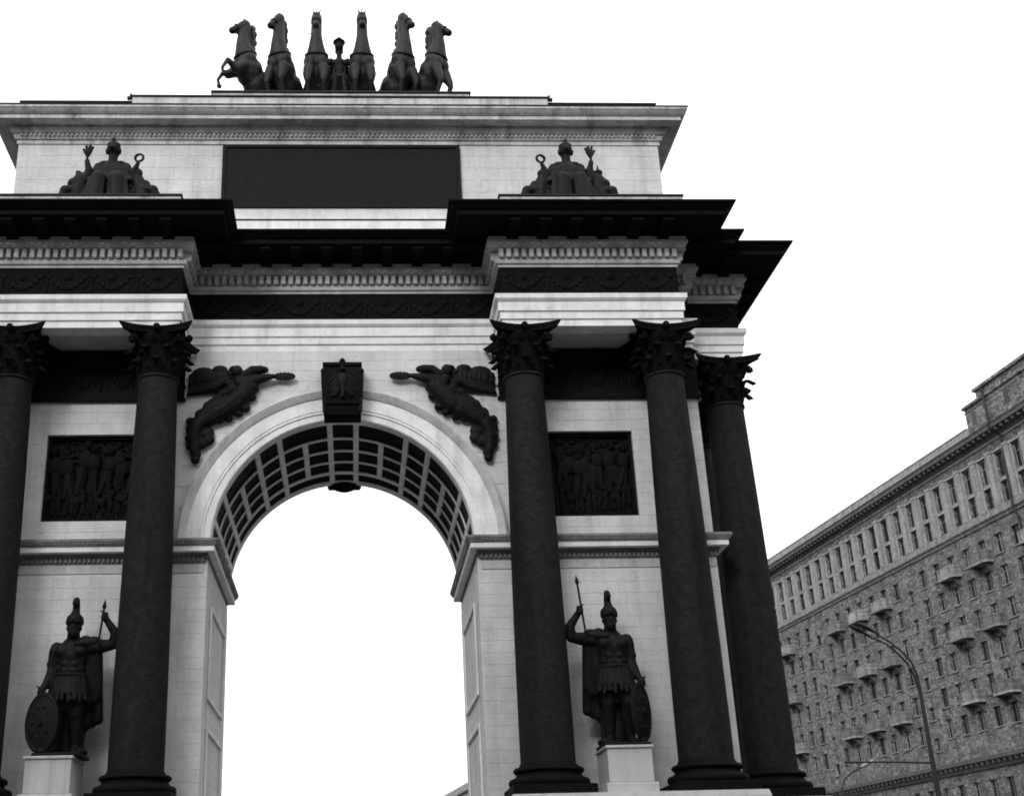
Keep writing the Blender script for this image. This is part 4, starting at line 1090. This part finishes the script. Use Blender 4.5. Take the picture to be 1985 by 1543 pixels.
# balconies
def balcony():
    m = MB(); w, d, h = 1.50, 1.0, 1.05
    pts = [(-w,0),(-w,d*.72),(-w*.80,d),(w*.80,d),(w,d*.72),(w,0)]
    t = .10
    for (x0,y0),(x1,y1) in zip(pts, pts[1:]):
        L = math.hypot(x1-x0,y1-y0); A = atan2(y1-y0,x1-x0); M_ = Matrix.Translation((x0,y0,0)) @ Matrix.Rotation(A,4,'Z')
        q = MB(); q.box(0,L,-t,0,.80,.92); q.box(-.02,L+.02,-t-.03,.03,.92,1.02); q.box(0,L,-t,0,.0,.14)
        q.box(0,.12,-t-.02,.02,.0,.92); q.box(L-.12,L,-t-.02,.02,.0,.92)
        if L > 1.5: q.box(.35,L-.35,-t,.0,.14,.80)
        else:
            k = max(2,int(L/.2))
            for j in range(k): q.box(.12+(L-.24)*(j+.5)/k-.045,.12+(L-.24)*(j+.5)/k+.045,-t,-.02,.14,.80)
        m.add(q.v, q.f, M_)
    B1 = m.mesh('balcony', BALC)
    s = MB(); P2 = [(x*1.04, y*1.05) for x, y in pts]; n = len(P2)
    s.add([(x,y,-.20) for x,y in P2]+[(x,y,-.002) for x,y in P2], [tuple(range(n)), tuple(range(2*n-1,n-1,-1))]+[(k,(k+1)%n,n+(k+1)%n,n+k) for k in range(n)])
    SB = s.mesh('slab', BALC)
    k = MB(); pr = [(0,0),(d*.85,0),(d*.85,-.12),(d*.6,-.25),(d*.4,-.5),(d*.2,-.75),(0,-.95)]; n = len(pr)
    k.add([(-.14,y,z) for y,z in pr]+[(.14,y,z) for y,z in pr], [tuple(range(n)), tuple(range(2*n-1,n-1,-1))]+[(i,(i+1)%n,n+(i+1)%n,n+i) for i in range(n)])
    return B1, SB, k.mesh('bracket', DARKTR)
B1, SBm, BK = balcony()
for ci in (-3.0, 0, 2, 7, 9, 11, 16):
    x = 62.8 + bay*ci
    for z in (32.15, 26.0, 19.85):
        o = link('balcony', B1, AB, (x, .01, z)); link('slab', SBm, o)
        link('bracket', BK, o, (-.95,0,-.205)); link('bracket', BK, o, (.95,0,-.205))
# ------------------------------------------------------------------ unseen blocks added to keep low sky light off the lower walls
def shade_block(label, loc, rz, L, H, D=16):
    T = thing('apartment_building', label, 'building', loc, rz)  # unseen light blocker in the shape of a house
    m = MB(); m.box(0, L, -D, 0, 0, H); m.build('wall', BRICK, T)
    m = MB(); m.box(-.5, L+.5, -D-.5, .9, H+.004, H+.6); m.box(0, L, -D, .2, H+.604, H+1.6); m.box(-.1, L+.1, .004, .45, H-8.6, H-8.0); m.build('cornice', TRIM, T)
    f = MB(); g_ = MB(); z = 4.0
    while z < H-2.5:
        x = 1.5
        while x < L-1.5: f.box(x-.72, x+.72, .004, .10, z-.1, z+1.9); g_.box(x-.6, x+.6, .104, .11, z, z+1.8); x += 2.83
        z += 3.07
    o = f.build('window_surrounds', TRIM, T); o['kind'] = 'stuff'
    o = g_.build('window_panes', GLASS, T); o['kind'] = 'stuff'
shade_block('added grey block left of the avenue, out of view, blocking low sky light', (-62, 210, 0), -pi/2, 330, 44)
shade_block('added grey block behind the viewpoint, unseen, shading the lower walls of the arch', (-75, -68, 0), 0, 140, 43)
shade_block('added grey block at the near right, out of view, blocking low sky light', (70, -60, 0), pi/2, 95, 44)

# ------------------------------------------------------------------ street lamps
T1 = thing('street_lamp', 'tall double-headed street lamp before the apartment block, with tram wire bracket', 'street lamp', (20.0, 12.0, .004), 0, 'street lamps along the avenue')
m = MB(); m.lathe([(.18,0),(.18,.4),(.13,.5),(.115,1.2),(.09,5.0),(.062,8.7)], 16); m.build('pole', POLE, T1, True)
def arm(mb, dy, dx=0):
    mb.tube([(0,dy*.3,8.55),(-.04,dy*.6,9.1),(-.18,dy,9.55),(-.45,dy,9.92),(-.85,dy,10.28),(-1.3+dx,dy,10.58)], [.048,.045,.04,.035,.03,.028], 10)
for dy, dx in ((-.12,.0),(.22,-.18)):
    m = MB(); arm(m, dy, dx); m.build('arm', POLE, T1, True)
    m = MB(); m.ell((0,0,0),(.34,.13,.07), Euler((0,radians(30),0)), 12, 6); m.cap((.26,0,-.15),.05,(.40,0,-.23),.045); m.build('lamp_head', POLE, T1, True, (-1.62+dx, dy, 10.80))
m = MB(); m.tube([(0,0,6.15),(-1.5,0,6.20),(-3.05,0,6.22)], .035, 8); m.tube([(0,0,6.9),(-1.4,0,6.25)], .012, 6); m.tube([(-3.0,0,6.2),(-3.0,0,6.05)],.03,6); m.build('wire_bracket', POLE, T1, True)
k = 76.7/43.7
T2 = thing('street_lamp', 'slender single-armed street lamp farther off, left of the double lamp', 'street lamp', (.25+16.43*k, 45, .004), 0, 'street lamps along the avenue')
m = MB(); m.lathe([(.18,0),(.16,1.2),(.10,7.6)], 12); m.build('pole', POLE, T2, True)
m = MB(); m.tube([(0,0,7.5),(.05,0,8.1),(.3,0,8.7),(.9,0,9.15),(1.5,0,9.4)], .055, 8); m.build('arm', POLE, T2, True)
m = MB(); m.ell((0,0,0),(.50,.18,.10), Euler((0,radians(-25),0)), 12, 6); m.build('lamp_head', LAMPW, T2, True, (1.85,0,9.58))

# ------------------------------------------------------------------ pale far building, seen through the arch
FB = thing('apartment_building', 'pale roofline of a distant building low in the arch opening', 'building', (40, 22.2, 0), pi/2 - PH)
m = MB(); m.box(160, 300, -14, 0, 0, 23.0); m.build('wall', FARB, FB)
m = MB(); m.box(159.5, 300.5, -14.5, .8, 23.004, 23.5); m.box(160, 300, -14, .3, 23.504, 24.5); m.build('parapet', PARAP, FB)
wf, wp = window_meshes(.7, 1.8)
for z in (20.2, 16.8):
    for x in range(166, 232, 4):
        o = link('window', wf, FB, (x, .07, z)); link('pane', wp, o)
